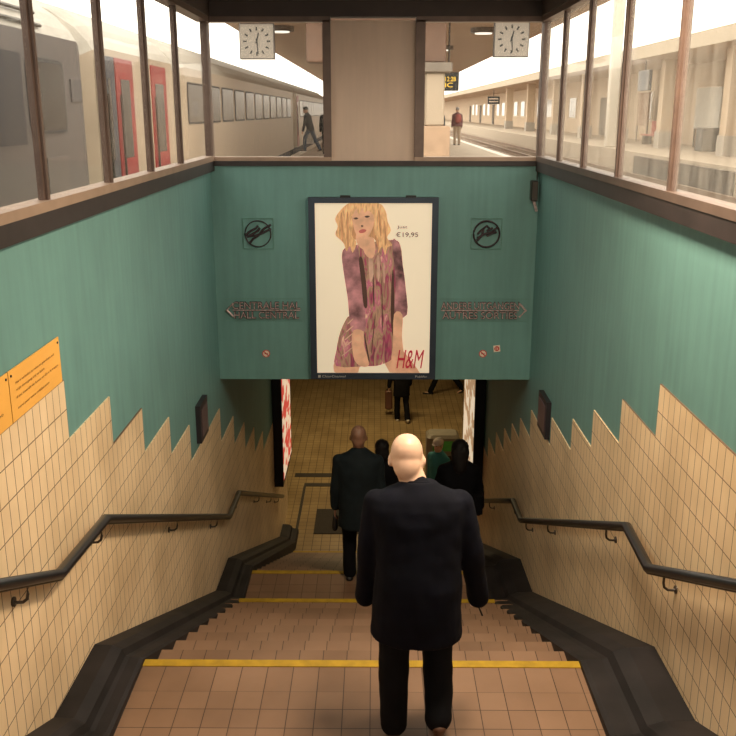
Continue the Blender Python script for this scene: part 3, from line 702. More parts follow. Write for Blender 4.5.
tag(MB().box(10.0, 10.1, 26, 36, -2.3, -1.62).build('platform_recess', mat('recess_shade', (0.07, 0.055, 0.045), 0.9)), 'dark slab painted as the shaded recess under the edge of the opposite platform', 'recess')  # flat slab; the shade of a recess is put into its colour

# platform furniture just behind the back windows
e = empty('hanging_box', (0, 19, 0.95), 'large brown box hanging under the canopy behind the pier', 'box')
bb = mat('brown_box', (0.16, 0.09, 0.06), 0.6)
MB().bbox(-1.36, 1.40, 18.9, 19.6, 0.95, 1.98, 0.02).build('casing', bb, e); MB().box(-0.2, 0.2, 19.1, 19.3, 1.98, 2.05).build('hanger', bb, e)
e = empty('platform_kiosk', (0.95, 19, PZ), 'beige block with a pale concrete column on the near platform', 'kiosk')
MB().bbox(0.41, 1.49, 18.6, 19.5, PZ, -0.27, 0.02).build('base', mat('beige_block', (0.45, 0.31, 0.21), 0.7), e)
MB().bbox(1.0, 1.38, 18.8, 19.2, -0.27, 0.75, 0.03).build('column', CONC, e)
MB().bbox(0.86, 1.52, 18.7, 19.4, 0.75, 0.94, 0.02).build('capital', mat('grey_cap', (0.2, 0.17, 0.14), 0.6), e)
e = empty('departure_display', (1.55, 20, 0.43), 'black hanging display with yellow characters', 'display')
MB().box(1.3, 1.76, 19.95, 20.25, 0.43, 0.80).build('casing', BLK, e)
t_ = MB(); ye = mat('display_yellow', (0.85, 0.55, 0.05), 0.5, emit=0.9)
text_mb(t_, '12:28', 0.22, 0.09, lambda a, b, d: (1.47+a, 19.94, 0.62+b)); text_mb(t_, 'IC', 0.16, 0.09, lambda a, b, d: (1.47+a, 19.94, 0.50+b)); t_.build('characters', ye, e)
MB().tube([(1.55, 20.1, 0.8), (1.55, 20.1, 2.05)], 0.02, 6).build('hanger', STEEL, e)
# canopy downlights
for (x, y, lab) in ((-2.35, 24, 'round ceiling lamp under the canopy beside the left clock'), (2.75, 24.5, 'round ceiling lamp under the canopy left of the right clock'), (2.2, 31, 'farther small round ceiling lamp under the canopy'), (-1.8, 32, 'far round ceiling lamp under the canopy over the train side')):
    e = empty('canopy_lamp', (x, y, 1.85), lab, 'lamp', None)
    MB().disc((x, y, 1.99), 0.33, 'Z', 0.12, 20).build('housing', mat('lamp_dark', (0.12, 0.09, 0.07), 0.5), e)
    MB().disc((x, y, 1.92), 0.22, 'Z', 0.03, 20).build('lens', mat('lamp_lens', (0.9, 0.85, 0.75), 0.3, emit=1.0), e)
# clocks
def clock(x0, x1, z0, z1, lab):
    y = 19.0; e = empty('platform_clock', ((x0+x1)/2, y, z0), lab, 'clock')
    MB().bbox(x0, x1, y, y+0.16, z0, z1, 0.008).build('case', mat('clock_case', (0.10, 0.09, 0.085), 0.5), e)
    m = MB(); m.box(x0+0.02, x1-0.02, y-0.006, y, z0+0.02, z1-0.02); m.build('dial', mat('clock_dial', (0.30, 0.27, 0.235), 0.4, var=0.04), e)
    cx, cz = (x0+x1)/2, (z0+z1)/2; h = MB()
    for k in range(12):
        a = k*math.pi/6; d = Vector((math.sin(a), 0, math.cos(a))); n_ = Vector((d.z, 0, -d.x)); c_ = Vector((cx, y-0.007, cz)); wd = 0.016
        r0, r1 = 0.20, 0.27
        h.add([c_ + d*r0 - n_*wd, c_ + d*r0 + n_*wd, c_ + d*r1 + n_*wd, c_ + d*r1 - n_*wd], [(0, 1, 2, 3)])
    h.build('hour_marks', BLK, e)
    def hand(a, L, wd, nm, k):
        d = Vector((math.sin(a), 0, math.cos(a))); n_ = Vector((d.z, 0, -d.x)); c_ = Vector((cx, y-0.009-k, cz)); g_ = MB()
        g_.add([c_ - d*0.05 - n_*wd, c_ - d*0.05 + n_*wd, c_ + d*L + n_*wd*0.5, c_ + d*L - n_*wd*0.5], [(0, 1, 2, 3)]); g_.build(nm, BLK, e)
    hand(math.radians(14), 0.165, 0.021, 'hour_hand', 0); hand(math.radians(174), 0.24, 0.017, 'minute_hand', 0.002)
    MB().tube([(cx-0.06, y+0.08, z1), (cx-0.06, y+0.08, 2.05)], 0.012, 6).build('hanger', STEEL, e); MB().tube([(cx+0.06, y+0.08, z1), (cx+0.06, y+0.08, 2.05)], 0.012, 6).build('hanger', STEEL, e)
clock(-1.415*1.9, -1.05*1.9, 0.53*1.9, 0.885*1.9, 'square hanging clock seen through the left back window')
clock(1.235*1.9, 1.60*1.9, 0.55*1.9, 0.905*1.9, 'square hanging clock seen through the right back window')

# ------------------------------------------------------------ trains on the left
def train_ring(x, y0, z0=-1.35, mirror=False):
    return [(-3.1, z0), (-3.1, 0.70), (-3.16, 0.80), (-3.3, 0.95), (-3.6, 1.15), (-4.0, 1.27), (-4.5, 1.31), (-5.0, 1.27), (-5.6, 1.0), (-5.9, 0.7), (-5.9, z0)]
def coach(y0, y1, lab, body, wins, doors, z_w=(-0.20, 0.48), ribs=False, group=None):
    e = empty('railway_coach', (-4.5, (y0+y1)/2, -2.3), lab, 'train', group)
    pts = train_ring(0, 0); n_ = len(pts)
    lower = [p for p in pts]
    m = MB(); m.add([(x, y, z) for y in (y0+0.5, y1-0.5) for x, z in pts], [])
    R0 = [[( -4.5 + (x+4.5)*k, y, -0.3 + (z+0.3)*k2) for x, z in pts] for y, k, k2 in ((y0, 0.86, 0.9), (y0+0.12, 0.95, 0.97), (y0+0.4, 1, 1), (y1-0.4, 1, 1), (y1-0.12, 0.95, 0.97), (y1, 0.86, 0.9))]
    m = MB(); m.loft(R0)
    # assign roof / side by height
    roof_i = []
    for fi, f in enumerate(m.f):
        if len(f) == 4 and min(m.v[i].z for i in f) >= 0.6: m.m[fi] = 1
    b_ = m.build('body', [body, mat('train_roof', (0.36, 0.33, 0.28), 0.5)], e, smooth=False)
    MB().box(-5.6, -3.25, y0+0.6, y1-0.6, -2.0, -1.35).build('underframe', mat('underframe', (0.06, 0.05, 0.05), 0.7), e)
    L_ = y1 - y0
    for yc in ([y0 + 2.2, y1 - 2.2] if L_ > 8 else [(y0 + y1)/2]):
        bg_ = MB().box(-5.45, -3.55, yc-1.3, yc+1.3, -2.02, -1.7).build('bogie', mat('underframe', (0.06, 0.05, 0.05), 0.7), e)
        for dy in (-0.9, 0.9):
            wm = MB()
            wm.disc((-5.22, yc+dy, -1.76), 0.41, 'X', 0.12, 24); wm.disc((-3.78, yc+dy, -1.76), 0.41, 'X', 0.12, 24); wm.tube([(-5.2, yc+dy, -1.76), (-3.8, yc+dy, -1.76)], 0.07, 8)
            wm.build('wheelset', STEEL, bg_)
    if ribs:
        rm = MB()
        for k, (x, z) in enumerate(((-3.125, 0.76), (-3.22, 0.885), (-3.42, 1.05), (-3.75, 1.205))):
            rm.tube([(x+0.01, y0+0.6, z+0.012), (x+0.01, y1-1.4+k*0.12, z+0.012)], 0.018, 6)
        rm.build('roof_ribs', mat('rib_dark', (0.10, 0.09, 0.08), 0.6), e)
    for (a, b) in wins:
        zz0, zz1 = z_w
        def rr(i, x0_, x1_):
            c_ = 0.09 - i
            pl_ = [(a+i+c_, zz0+i), (b-i-c_, zz0+i), (b-i-0.02, zz0+i+0.02), (b-i, zz0+i+c_), (b-i, zz1-i-c_), (b-i-0.02, zz1-i-0.02), (b-i-c_, zz1-i), (a+i+c_, zz1-i), (a+i+0.02, zz1-i-0.02), (a+i, zz1-i-c_), (a+i, zz0+i+c_), (a+i+0.02, zz0+i+0.02)]
            return MB().prism(pl_, 'X', x0_, x1_)
        fr = rr(0, -3.1, -3.088).build('window_surround', mat('rubber_seal', (0.03, 0.03, 0.035), 0.5), e)
        rr(0.035, -3.088, -3.084).build('window_glass', mat('coach_glass', (0.07, 0.065, 0.06), 0.25, spec=0.25), fr)
    for (a, b, rd) in doors:
        d = MB().box(-3.1, -3.085, a, b, -1.32, 0.62).build('door', rd, e)
        p_ = MB().box(-3.087, -3.08, a+0.2, b-0.2, -0.55, 0.38); p_.build('door_glass', mat('coach_glass', (0.09, 0.08, 0.075), 0.06), d)
        MB().tube([(-3.06, a+0.1, -0.9), (-3.06, a+0.1, 0.2)], 0.015, 6).build('handrail', STEEL, d)
    return e
grey = mat('coach_grey', (0.12, 0.107, 0.105), 0.4, 0.1, var=0.08, scale=1.5)
cream = mat('coach_cream', (0.40, 0.325, 0.245), 0.4, 0.1, var=0.08, scale=1.5)
redm = mat('door_red', (0.25, 0.03, 0.03), 0.4)
navyd = mat('door_slate', (0.05, 0.055, 0.07), 0.4)
e = coach(-12, 10.35, 'grey coach with ribbed roof and dark windows beyond the left windows', grey, [(-6, -3.5), (-2.5, 0), (1, 3), (3.8, 5.9), (8.42, 9.42)], [], ribs=True)
MB().box(-3.1, -3.09, 6.3, 8.3, -0.28, 0.5).build('dark_panel', mat('slate_panel', (0.025, 0.027, 0.035), 0.4), e)
h = MB().box(-3.1, -3.088, 8.75, 9.35, -0.78, -0.42).build('equipment_hatch', mat('hatch_grey', (0.13, 0.11, 0.10), 0.5), e)
MB().box(-3.1, -3.085, 9.62, 9.95, 0.1, 0.32).build('vent_grille', mat('vent_dark', (0.10, 0.09, 0.09), 0.6), e)
coach(10.6, 14.9, 'short coach section with red doors beyond the left windows', cream, [], [(10.75, 11.25, navyd), (11.3, 12.1, redm), (13.1, 14.0, redm)])
w_ = [(15.6 + k*1.75, 17.1 + k*1.75) for k in range(11)]
coach(15.1, 36.0, 'long cream coach with a row of windows behind the left back window', cream, w_, [])
w_ = [(38.8 + k*1.75, 40.3 + k*1.75) for k in range(10)]
coach(36.7, 60, 'cream coach farthest along the left platform with an open red door', cream, w_, [(37.3, 38.2, redm)])

# ------------------------------------------------------------ people
def hand_mb(mb, wrist, d, side, curl=0.5, k=1.0, palm_in=None):
    """wrist point, d forearm direction; side -1 left / +1 right. five separate fingers, thumb from the side of the palm"""
    d = Vector(d).normalized(); inn = Vector(palm_in) if palm_in else Vector((-side, 0, 0))
    inn = (inn - d * inn.dot(d)).normalized()           # palm faces inwards
    fwd = d.cross(inn) * (1 if side > 0 else -1)        # towards the thumb side
    if fwd.y < 0: fwd = -fwd
    pc = wrist + d * 0.05 * k
    for q in (-0.026, -0.009, 0.009, 0.026):
        mb.cap(wrist + fwd*q*0.6*k, wrist + d*0.092*k + fwd*q*k, 0.014*k, 0.0125*k, 8)
    for q, L in ((0.029, 0.072), (0.010, 0.080), (-0.010, 0.074), (-0.028, 0.058)):
        a = wrist + d*0.092*k + fwd*q*k
        p1 = a + (d*math.cos(curl*0.6) + inn*math.sin(curl*0.6)) * L*0.45*k
        p2 = p1 + (d*math.cos(curl*1.5) + inn*math.sin(curl*1.5)) * L*0.32*k
        p3 = p2 + (d*math.cos(curl*2.4) + inn*math.sin(curl*2.4)) * L*0.26*k
        mb.cap(a, p1, 0.0095*k, 0.0088*k, 8); mb.cap(p1, p2, 0.0088*k, 0.008*k, 8); mb.cap(p2, p3, 0.008*k, 0.007*k, 8)
    t0 = wrist + d*0.025*k + fwd*0.022*k; t1 = t0 + (d*0.6 + fwd*0.65 + inn*0.35).normalized()*0.042*k; t2 = t1 + (d*0.85 + fwd*0.25 + inn*0.5).normalized()*0.034*k
    mb.cap(t0, t1, 0.014*k, 0.011*k, 8); mb.cap(t1, t2, 0.011*k, 0.009*k, 8)

def person(foot, height, heading, label, skin, P, colors, extras=None, voxel=0.011, group=None, name='person'):
    """foot: eye-relative ground point (metres). P: pose. heading: rotation about Z, 0 = walking away (+Y)."""
    k = height / 1.75
    e = empty(name, foot, label, 'person', group)
    lean = P.get('lean', 0.06)
    H = Matrix.Rotation(heading, 3, 'Z')
    legs = P.get('legs', [(0.15, 0.1), (-0.25, 0.35)])           # (thigh forward, knee bend) left,right
    arms = P.get('arms', [(0.1, 0.08, 0.2), (-0.1, 0.08, 0.2)])   # (forward, abduct, elbow)
    TH_, SH = 0.43*k, 0.41*k
    def dirn(a, ab, sd): return Vector((sd*math.sin(ab)*math.cos(a), math.sin(a)*math.cos(ab), -math.cos(a)*math.cos(ab)))
    rel = []
    for (a, b), sd in zip(legs, (-1, 1)):
        kn = dirn(a, 0.02, sd)*TH_; an = kn + dirn(a-b, 0.0, sd)*SH; rel.append((kn, an))
    hz = max(-an.z for kn, an in rel) + 0.085*k
    hip = Vector((0, 0, hz))
    sd_ = Vector((0, math.sin(lean), math.cos(lean)))             # spine
    pel = hip + sd_*0.06*k; ches = hip + sd_*0.34*k; shl = hip + sd_*0.50*k; nb = hip + sd_*0.545*k
    hl = P.get('head', 0.1)
    hd = Vector((0, math.sin(lean+hl), math.cos(lean+hl)))
    HM = Matrix.Rotation(-(lean+hl), 3, 'X')
    hc = nb + hd*0.165*k + Vector((P.get('hx', 0), 0, 0))
    sw = P.get('sw', 0.185)*k
    bulk = P.get('bulk', 1.0)
    out = {}
    def fin(mb, nm, m, par=e, **kw):
        vx = kw.pop('vx', voxel)
        q = remesh(mb, vx, **kw)
        q.v = [H @ v + Vector(foot) for v in q.v]
        return q.build(nm, m, par, smooth=True)
    SPM = Matrix.Rotation(-lean, 3, 'X')
    # body
    b = MB()
    b.ell(hip + sd_*0.03*k, (0.145*k, 0.10*k, 0.12*k), SPM); b.ell(hip + sd_*0.20*k, (0.125*k, 0.085*k, 0.16*k), SPM); b.ell(ches, (0.145*k, 0.10*k, 0.17*k), SPM)
    b.cap(shl + Vector((-sw*0.75, 0, -0.035*k)), shl + Vector((sw*0.75, 0, -0.035*k)), 0.045*k, 0.045*k)
    b.cap(nb - sd_*0.04*k, hc - hd*0.04*k, 0.058*k*P.get('neck', 1), 0.055*k*P.get('neck', 1))
    hw = P.get('hw', 1.0); kb = k; k = k * P.get('hs', 1.0); kh = k
    def hp(x, y, z): return hc + HM @ (Vector((x*hw, y, z))*kh)
    b.ell(hp(0, -0.012, 0.022), (0.078*k*hw, 0.094*k, 0.090*k), HM); b.ell(hp(0, 0.025, -0.045), (0.058*k*hw, 0.066*k, 0.070*k), HM)
    b.ell(hp(0, -0.030, -0.040), (0.067*k*hw, 0.064*k, 0.078*k), HM)
    b.cap(hp(0, 0.086, -0.005), hp(0, 0.104, -0.035), 0.010*k, 0.015*k)
    b.ell(hp(0, 0.088, -0.066), (0.024*k, 0.008*k, 0.006*k), HM); b.ell(hp(0, 0.087, -0.078), (0.021*k, 0.008*k, 0.006*k), HM); b.ell(hp(0, 0.078, -0.100), (0.022*k, 0.018*k, 0.016*k), HM)
    for sx in (-1, 1):
        b.ell(hp(sx*0.030, 0.080, 0.028), (0.022*k, 0.010*k, 0.007*k), HM)
        EM = HM @ Matrix.Rotation(sx*0.45, 3, 'Z')
        b.ell(hp(sx*0.081, -0.010, -0.022), (0.009*k, 0.019*k, 0.031*k), EM, 12, 8)
    k = kb; wrists = []
    for (a, ab, el), sd in zip(arms, (-1, 1)):
        sp = shl + Vector((sd*sw, 0, -0.035*k)); ud = dirn(a, ab, sd); ep = sp + ud*0.29*k
        fd = dirn(a+el, ab*P.get('fab', 0.5), sd); wp = ep + fd*0.255*k; wrists.append((sp, ep, wp, fd))
        b.cap(sp, ep, 0.042*k, 0.036*k); b.cap(ep, wp, 0.036*k, 0.024*k)
        hand_mb(b, wp, fd, sd, P.get('curl', 0.5), k)
    feet = []
    for (kn, an), (a, bb_), sd in zip(rel, legs, (-1, 1)):
        h0 = hip + Vector((sd*P.get('lg', 0.09)*k, 0, 0)); kk = h0 + kn; aa = h0 + an
        b.cap(h0, kk, 0.075*k, 0.05*k); b.cap(kk, aa, 0.05*k, 0.036*k); feet.append((h0, kk, aa, a - bb_))
        pt = P.get('pitch', [None, None])[0 if sd < 0 else 1]
        if pt is None: pt = max(-1.0, min(0.2, (a-bb_)*0.9)) if aa.z > 0.10*k else 0.0
        fdv = Vector((0, math.cos(pt), math.sin(pt)))
        b.cap(aa + Vector((0, -0.02, -0.045))*k, aa + Vector((0, 0, -0.05))*k + fdv*0.13*k, 0.034*k, 0.026*k)
        feet[-1] = feet[-1] + (fdv,)
    fin(b, 'body', skin, smooth=3)
    # eyes
    for sx in (-1, 1):
        q = MB().ell(hp(sx*0.030, 0.0805, 0.010), (0.011*k, 0.008*k, 0.007*k), HM, 10, 6); q.v = [H @ v + Vector(foot) for v in q.v]; q.build('eye', mat('eye_dark', (0.03, 0.02, 0.02), 0.2), e, smooth=True)
    # trousers
    t = MB(); t.ell(hip + Vector((0, 0, 0.02*k)), (0.17*k*bulk, 0.125*k*bulk, 0.13*k))
    tr = P.get('tr', 1.0)
    for h0, kk, aa, an_, fdv in feet:
        t.cap(h0 + Vector((0, 0, -0.02)), kk, 0.10*k*tr, 0.074*k*tr); t.cap(kk, aa + Vector((0, 0.0, -0.005)), 0.074*k*tr, 0.066*k*tr)
    fin(t, 'trousers', colors['trousers'], smooth=4, disp=0.007, dscale=7, stretch=(1, 1, 0.7), seed=1)
    # shoes
    for h0, kk, aa, an_, fdv in feet:
        s_ = MB(); hb = aa + Vector((0, -0.03*k, -0.045*k)); up_ = Vector((0, -fdv.z, fdv.y))
        sole0 = aa - up_*0.06*k
        s_.ell(sole0 + fdv*0.0 - up_*0.002, (0.042*k, 0.06*k, 0.045*k)); 
        s_.cap(sole0 - fdv*0.035*k, sole0 + fdv*0.15*k - up_*0.004, 0.040*k, 0.034*k, sq=((0, fdv.y and -fdv.z, 1), 0.75))
        s_.cap(sole0 + fdv*0.10*k, sole0 + fdv*0.17*k - up_*0.006, 0.045*k, 0.034*k, sq=(tuple(up_), 0.55))
        fin(s_, 'shoe', colors['shoes'], smooth=2, vx=0.009)
    # coat / jacket
    if 'coat' in colors:
        c = MB(); hem = P.get('hem', -0.22)*k; wd = P.get('cw', 0.215)*k
        rings = []
        prof_ = [(hem, 0.205, 0.15), (hem+0.10*k, 0.20, 0.148), (0.0*k, 0.195, 0.142), (0.12*k, 0.185, 0.138), (0.24*k, 0.190, 0.138), (0.36*k, 0.21, 0.142), (0.44*k, 0.22, 0.132), (0.49*k, 0.215, 0.115), (0.525*k, 0.165, 0.10), (0.555*k, 0.105, 0.085), (0.585*k, 0.075, 0.075)]
        for z, a, d_ in prof_:
            cc = (hip + Vector((0, 0, z))) if z < 0 else (hip + sd_*z)
            rings.append([cc + (SPM if z >= 0 else Matrix.Identity(3)) @ Vector((a*k*bulk*P.get('cwf', 1)*math.cos(q), d_*k*bulk*math.sin(q), 0)) for q in [2*math.pi*j/28 for j in range(28)]])
        c.loft(rings)
        c.cap(nb - sd_*0.035*k, nb + sd_*0.012*k + Vector((0, -0.01, 0)), 0.082*k, 0.068*k)
        slv = P.get('slv', 1.0)
        for (sp, ep, wp, fd) in wrists:
            c.cap(sp + Vector((0, 0, -0.012*k)), ep, 0.072*k*slv, 0.066*k*slv); c.cap(ep, wp + fd*P.get('cuff', 0.0), 0.066*k*slv, 0.052*k*slv)
        fin(c, 'coat', colors['coat'], smooth=5, disp=0.010, dscale=6, stretch=(1, 1, 0.6), seed=2, vx=voxel*1.1)
        if P.get('collar'):
            cl = MB(); ct = nb - sd_*0.005*k
            R_ = []
            for z, rr_ in ((-0.035, 0.098), (0.0, 0.085), (0.03, 0.076), (0.034, 0.070), (0.0, 0.072)):
                R_.append([ct + SPM @ Vector((rr_*k*1.05*math.cos(q), rr_*k*math.sin(q), (z - 0.02*math.sin(q))*k)) for q in [2*math.pi*j/24 for j in range(24)]])
            cl.loft(R_, caps=False); cl.v = [H @ v + Vector(foot) for v in cl.v]; cl.build('collar', colors['coat'], e, smooth=True)
    if 'hair' in colors:
        h_ = MB(); hs = P.get('hair', 'short')
        h_.ell(hp(0, -0.024, 0.030), (0.087*k*hw, 0.098*k, 0.095*k), HM)
        if hs != 'short':
            h_.ell(hp(0, -0.05, -0.05), (0.088*k, 0.07*k, 0.11*k), HM)
            if hs == 'long': h_.ell(hp(0, -0.03, 0.02), (0.105*k, 0.11*k, 0.11*k), HM); h_.cap(hp(0, -0.075, -0.03), hp(0, -0.095, -0.22), 0.115*k, 0.085*k, sq=((0, 1, 0), 0.6))
        fin(h_, 'hair', colors['hair'], smooth=3, disp=0.008, dscale=18, stretch=(1, 1, 0.3))
    if extras: extras(e, dict(hp=hp, HM=HM, wr=wrists, H=H, foot=Vector(foot), k=k, fin=fin, hip=hip, shl=shl))
    return e

SKIN = mat('fair_skin', (0.78, 0.50, 0.36), 0.45, var=0.07, scale=10)
SKIN2 = mat('brown_skin', (0.24, 0.12, 0.075), 0.45, var=0.1, scale=10)
SKIN3 = mat('tan_skin', (0.60, 0.36, 0.25), 0.5, var=0.08, scale=10)
NAVY = mat('navy_wool', (0.0035, 0.004, 0.009), 0.85, var=0.35, scale=9, bump=0.3, spec=0.15)
TEALS = mat('slate_suit', (0.008, 0.013, 0.016), 0.8, var=0.2, scale=9, spec=0.2)
BLACKC = mat('black_cloth', (0.006, 0.006, 0.008), 0.85, var=0.3, spec=0.15)
SHOEB = mat('brown_shoe', (0.10, 0.045, 0.025), 0.5)
SHOEK = mat('black_shoe', (0.012, 0.011, 0.012), 0.4)
HAIRB = mat('black_hair', (0.008, 0.006, 0.006), 0.6, spec=0.3)

def glove(e, c):
    # keys held in the right hand
    sp, ep, wp, fd = c['wr'][1]; m = MB(); a = wp + fd*0.15
    m.tube([a, a + Vector((0.02, 0.0, -0.05))], 0.005, 6)
    m.v = [c['H'] @ v + c['foot'] for v in m.v]
    tag(m.build('hand_strap', SHOEK, e), 'thin black strap in the right hand')
person(w(0.133, 2.495, Z1), 1.55, 0.0, 'bald person in a navy jacket walking down the stairs nearest the camera', SKIN,
       dict(lean=0.17, head=0.30, hs=1.15, hx=-0.055, legs=[(-0.06, 0.05), (0.22, 0.72)], pitch=[0.0, -0.45], arms=[(0.0, 0.12, 0.22), (-0.05, 0.24, 0.25)], sw=0.225, bulk=1.27, hem=-0.31, slv=1.12, cuff=0.09, collar=True, tr=1.2, fab=0.7, lg=0.118, neck=1.32),
       dict(trousers=BLACKC, shoes=SHOEB, coat=NAVY), glove, voxel=0.009)
def bag(e, c):
    sp, ep, wp, fd = c['wr'][0]; m = MB()
    a = wp + fd*0.13
    m.cap(a, a + Vector((0, 0.0, -0.10)), 0.04, 0.055, sq=((1, 0, 0), 0.6))
    m.v = [c['H'] @ v + c['foot'] for v in m.v]
    tag(m.build('glove', SHOEK, e, smooth=True), 'dark glove in the left hand')
person(w(-0.10, 5.35, Z2), 1.77, 0.0, 'bald person in a slate suit on the second landing, carrying a dark glove', SKIN2,
       dict(lean=0.06, head=0.08, legs=[(0.2, 0.1), (-0.15, 0.35)], arms=[(0.05, 0.12, 0.12), (-0.05, 0.08, 0.1)], sw=0.19, bulk=1.05, hem=-0.24, collar=True, cuff=-0.01),
       dict(trousers=BLACKC, shoes=SHOEK, coat=TEALS), bag)
def zs(y):      # step surface under y on the lower flight
    k = int((y - Y3) / G) + 1
    return Z2 - k * RI if y > Y3 else Z2
for (x, y, h_, lab, hs) in ((0.055, 6.12, 1.68, 'dark haired person in black half hidden between the two bald men', 'bob'), (0.185, 6.80, 1.74, 'dark haired person in black hidden behind the nearest bald head', 'short')):
    person(w(x, y, zs(y)), h_, 0.0, lab, SKIN3, dict(lean=0.05, sw=0.17, bulk=0.92, hem=-0.3, hair=hs, legs=[(0.15, 0.1), (-0.2, 0.3)]), dict(trousers=BLACKC, shoes=SHOEK, coat=BLACKC, hair=HAIRB), voxel=0.013)
def sbag(e, c):
    m = MB(); a = c['shl'] + Vector((0.22, -0.02, -0.45)); m.bbox(a.x-0.05, a.x+0.07, a.y-0.15, a.y+0.15, a.z-0.14, a.z+0.14, 0.02)
    m.v = [c['H'] @ v + c['foot'] for v in m.v]; m.build('shoulder_bag', BLACKC, e)
person(w(0.655, 6.50, zs(6.50)), 1.80, -0.05, 'person with long black hair and black coat near the right handrail', SKIN3,
       dict(lean=0.05, sw=0.185, bulk=1.12, hem=-0.35, hair='long', legs=[(0.1, 0.1), (-0.2, 0.3)], arms=[(0.3, 0.25, 0.6), (0.1, 0.2, 0.2)]), dict(trousers=BLACKC, shoes=SHOEK, coat=BLACKC, hair=HAIRB), sbag, voxel=0.012)
def cap_(e, c):
    m = MB(); m.ell(c['hp'](0, -0.008, 0.045), (0.088, 0.102, 0.075), c['HM']); m.ell(c['hp'](0, 0.09, 0.03), (0.06, 0.05, 0.008), c['HM'])
    q = remesh(m, 0.01, 2); q.v = [c['H'] @ v + c['foot'] for v in q.v]; q.build('cap', mat('pale_cap', (0.55, 0.48, 0.42), 0.8), e, smooth=True)
person(w(0.70, 9.1, ZF), 1.72, 2.4, 'person in a pale cap and turquoise jacket beside the machine', SKIN3,
       dict(lean=0.05, sw=0.17, bulk=0.95, hem=-0.12, legs=[(0.0, 0.05), (0.0, 0.05)], hair='short'), dict(trousers=BLACKC, shoes=SHOEK, coat=mat('turquoise_cloth', (0.03, 0.22, 0.25), 0.8), hair=mat('grey_hair', (0.3, 0.27, 0.25), 0.7)), cap_, voxel=0.013)
person(w(0.40, 12.75, ZF), 1.75, 0.2, 'person in black with white shoes crossing the underpass, head hidden by the bulkhead', SKIN3,
       dict(lean=0.05, hem=-0.30, legs=[(0.05, 0.05), (-0.1, 0.3)], arms=[(0.0, 0.25, 0.1), (0.1, 0.1, 0.2)], hair='short'), dict(trousers=BLACKC, shoes=mat('white_shoe', (0.6, 0.55, 0.48), 0.6), coat=BLACKC, hair=HAIRB), voxel=0.013)
e = empty('shoulder_bag', w(0.22, 13.1, ZF + 0.25), 'reddish brown bag carried beside the person with white shoes', 'bag')
MB().bbox(0.16*S, 0.27*S, 12.95*S, 13.05*S, (ZF+0.10)*S, (ZF+0.40)*S, 0.03).build('bag_body', mat('brown_leather', (0.14, 0.06, 0.04), 0.5), e)
MB().tube([w(0.18, 13.0, ZF+0.40), w(0.235, 12.85, ZF+0.5), w(0.25, 13.0, ZF+0.40)], 0.012, 6).build('strap', SHOEK, e)
person(w(1.14, 14.1, ZF), 1.75, 1.45, 'person in black striding across the underpass at the far right', SKIN3,
       dict(lean=0.08, hem=-0.1, legs=[(0.5, 0.1), (-0.5, 0.15)], hair='short'), dict(trousers=BLACKC, shoes=SHOEK, coat=BLACKC, hair=HAIRB), voxel=0.013)
# ticket machine with a green panel
e = empty('ticket_machine', w(0.83, 9.95, ZF), 'pale ticket machine with a lit green panel at the foot of the stairs', 'machine')
x0, x1 = 0.60*S, 0.99*S - 0.02; y0 = 9.75*S; mc = mat('machine_grey', (0.25, 0.22, 0.17), 0.5)
MB().bbox(x0, x1, y0, y0+0.45, ZF*S, -3.56*S, 0.05).build('cabinet', mc, e)
MB().box(x0+0.11, x1-0.12, y0-0.012, y0, -3.74*S, -3.62*S).build('green_panel', mat('green_lit', (0.05, 0.17, 0.02), 0.4, emit=0.12), e)
MB().box(x0+0.1, x1-0.14, y0-0.01, y0, -4.05*S, -3.80*S).build('screen', mat('screen_dark', (0.05, 0.04, 0.03), 0.2), e)
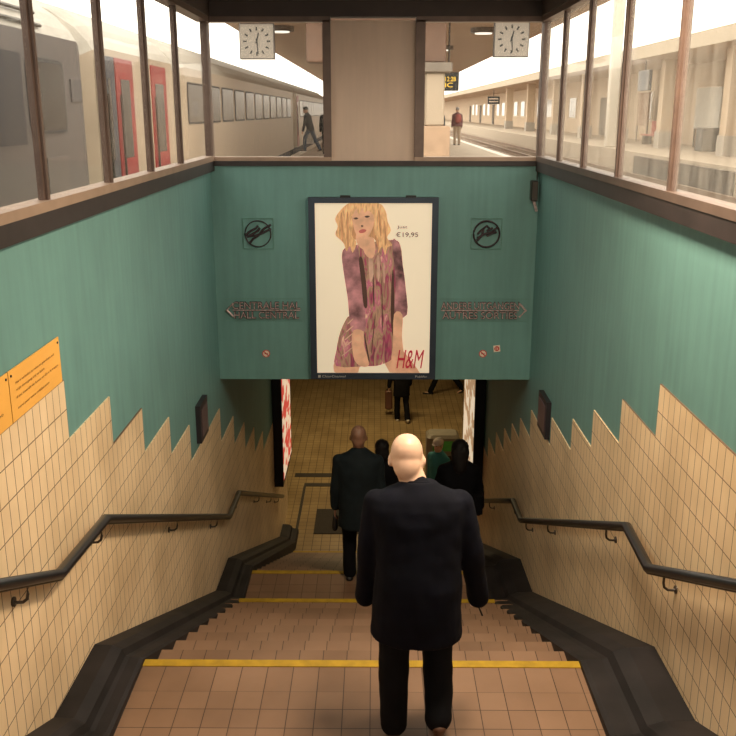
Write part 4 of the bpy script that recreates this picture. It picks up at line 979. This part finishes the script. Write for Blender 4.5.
# people on the near platform
def pack(e, c):
    m = MB(); a = c['shl'] + Vector((0, -0.17, -0.2)); m.ell(a, (0.16, 0.10, 0.22)); q = remesh(m, 0.02, 2); q.v = [c['H'] @ v + c['foot'] for v in q.v]
    tag(q.build('backpack', mat('red_pack', (0.30, 0.07, 0.06), 0.7), e, smooth=True), 'dull red backpack')
person((3.85, 44.0, PZ), 1.72, 0.2, 'grey haired person with a red backpack waiting on the near platform', SKIN3,
       dict(lean=0.03, hem=-0.05, legs=[(0.03, 0.03), (-0.03, 0.03)], hair='short', bulk=1.1), dict(trousers=mat('tan_cloth', (0.35, 0.26, 0.18), 0.8), shoes=SHOEK, coat=mat('brown_red_coat', (0.14, 0.06, 0.06), 0.8), hair=mat('grey_hair', (0.3, 0.27, 0.25), 0.7)), pack, voxel=0.016)
person((2.35, 33, PZ), 1.70, 1.4, 'dark clothed person partly hidden behind the concrete column', SKIN3,
       dict(hem=-0.25, legs=[(0.03, 0.03), (-0.03, 0.03)], hair='short'), dict(trousers=BLACKC, shoes=SHOEK, coat=mat('slate_coat', (0.05, 0.055, 0.07), 0.8), hair=HAIRB), voxel=0.016)
def wbag(e, c):
    sp, ep, wp, fd = c['wr'][1]; a = wp + fd*0.1; m = MB().box(a.x-0.06, a.x+0.12, a.y-0.15, a.y+0.15, a.z-0.42, a.z-0.02); m.v = [c['H'] @ v + c['foot'] for v in m.v]
    m.build('carrier_bag', mat('white_bag', (0.7, 0.65, 0.6), 0.6), e)
person((-2.55, 37.0, PZ), 1.78, 1.3, 'dark clothed person stepping up to the open train door', SKIN3,
       dict(lean=0.25, hem=-0.1, legs=[(0.5, 0.5), (-0.35, 0.15)], hair='short'), dict(trousers=mat('jean', (0.05, 0.07, 0.11), 0.8), shoes=SHOEK, coat=mat('dark_jacket', (0.02, 0.02, 0.025), 0.8), hair=HAIRB), wbag, voxel=0.016)
person((-1.75, 34.0, PZ), 1.7, 0.2, 'dark clothed person at the right edge of the left back window', SKIN3,
       dict(hem=-0.1, legs=[(0.03, 0.03), (-0.03, 0.03)], hair='short'), dict(trousers=BLACKC, shoes=SHOEK, coat=BLACKC, hair=HAIRB), voxel=0.016)
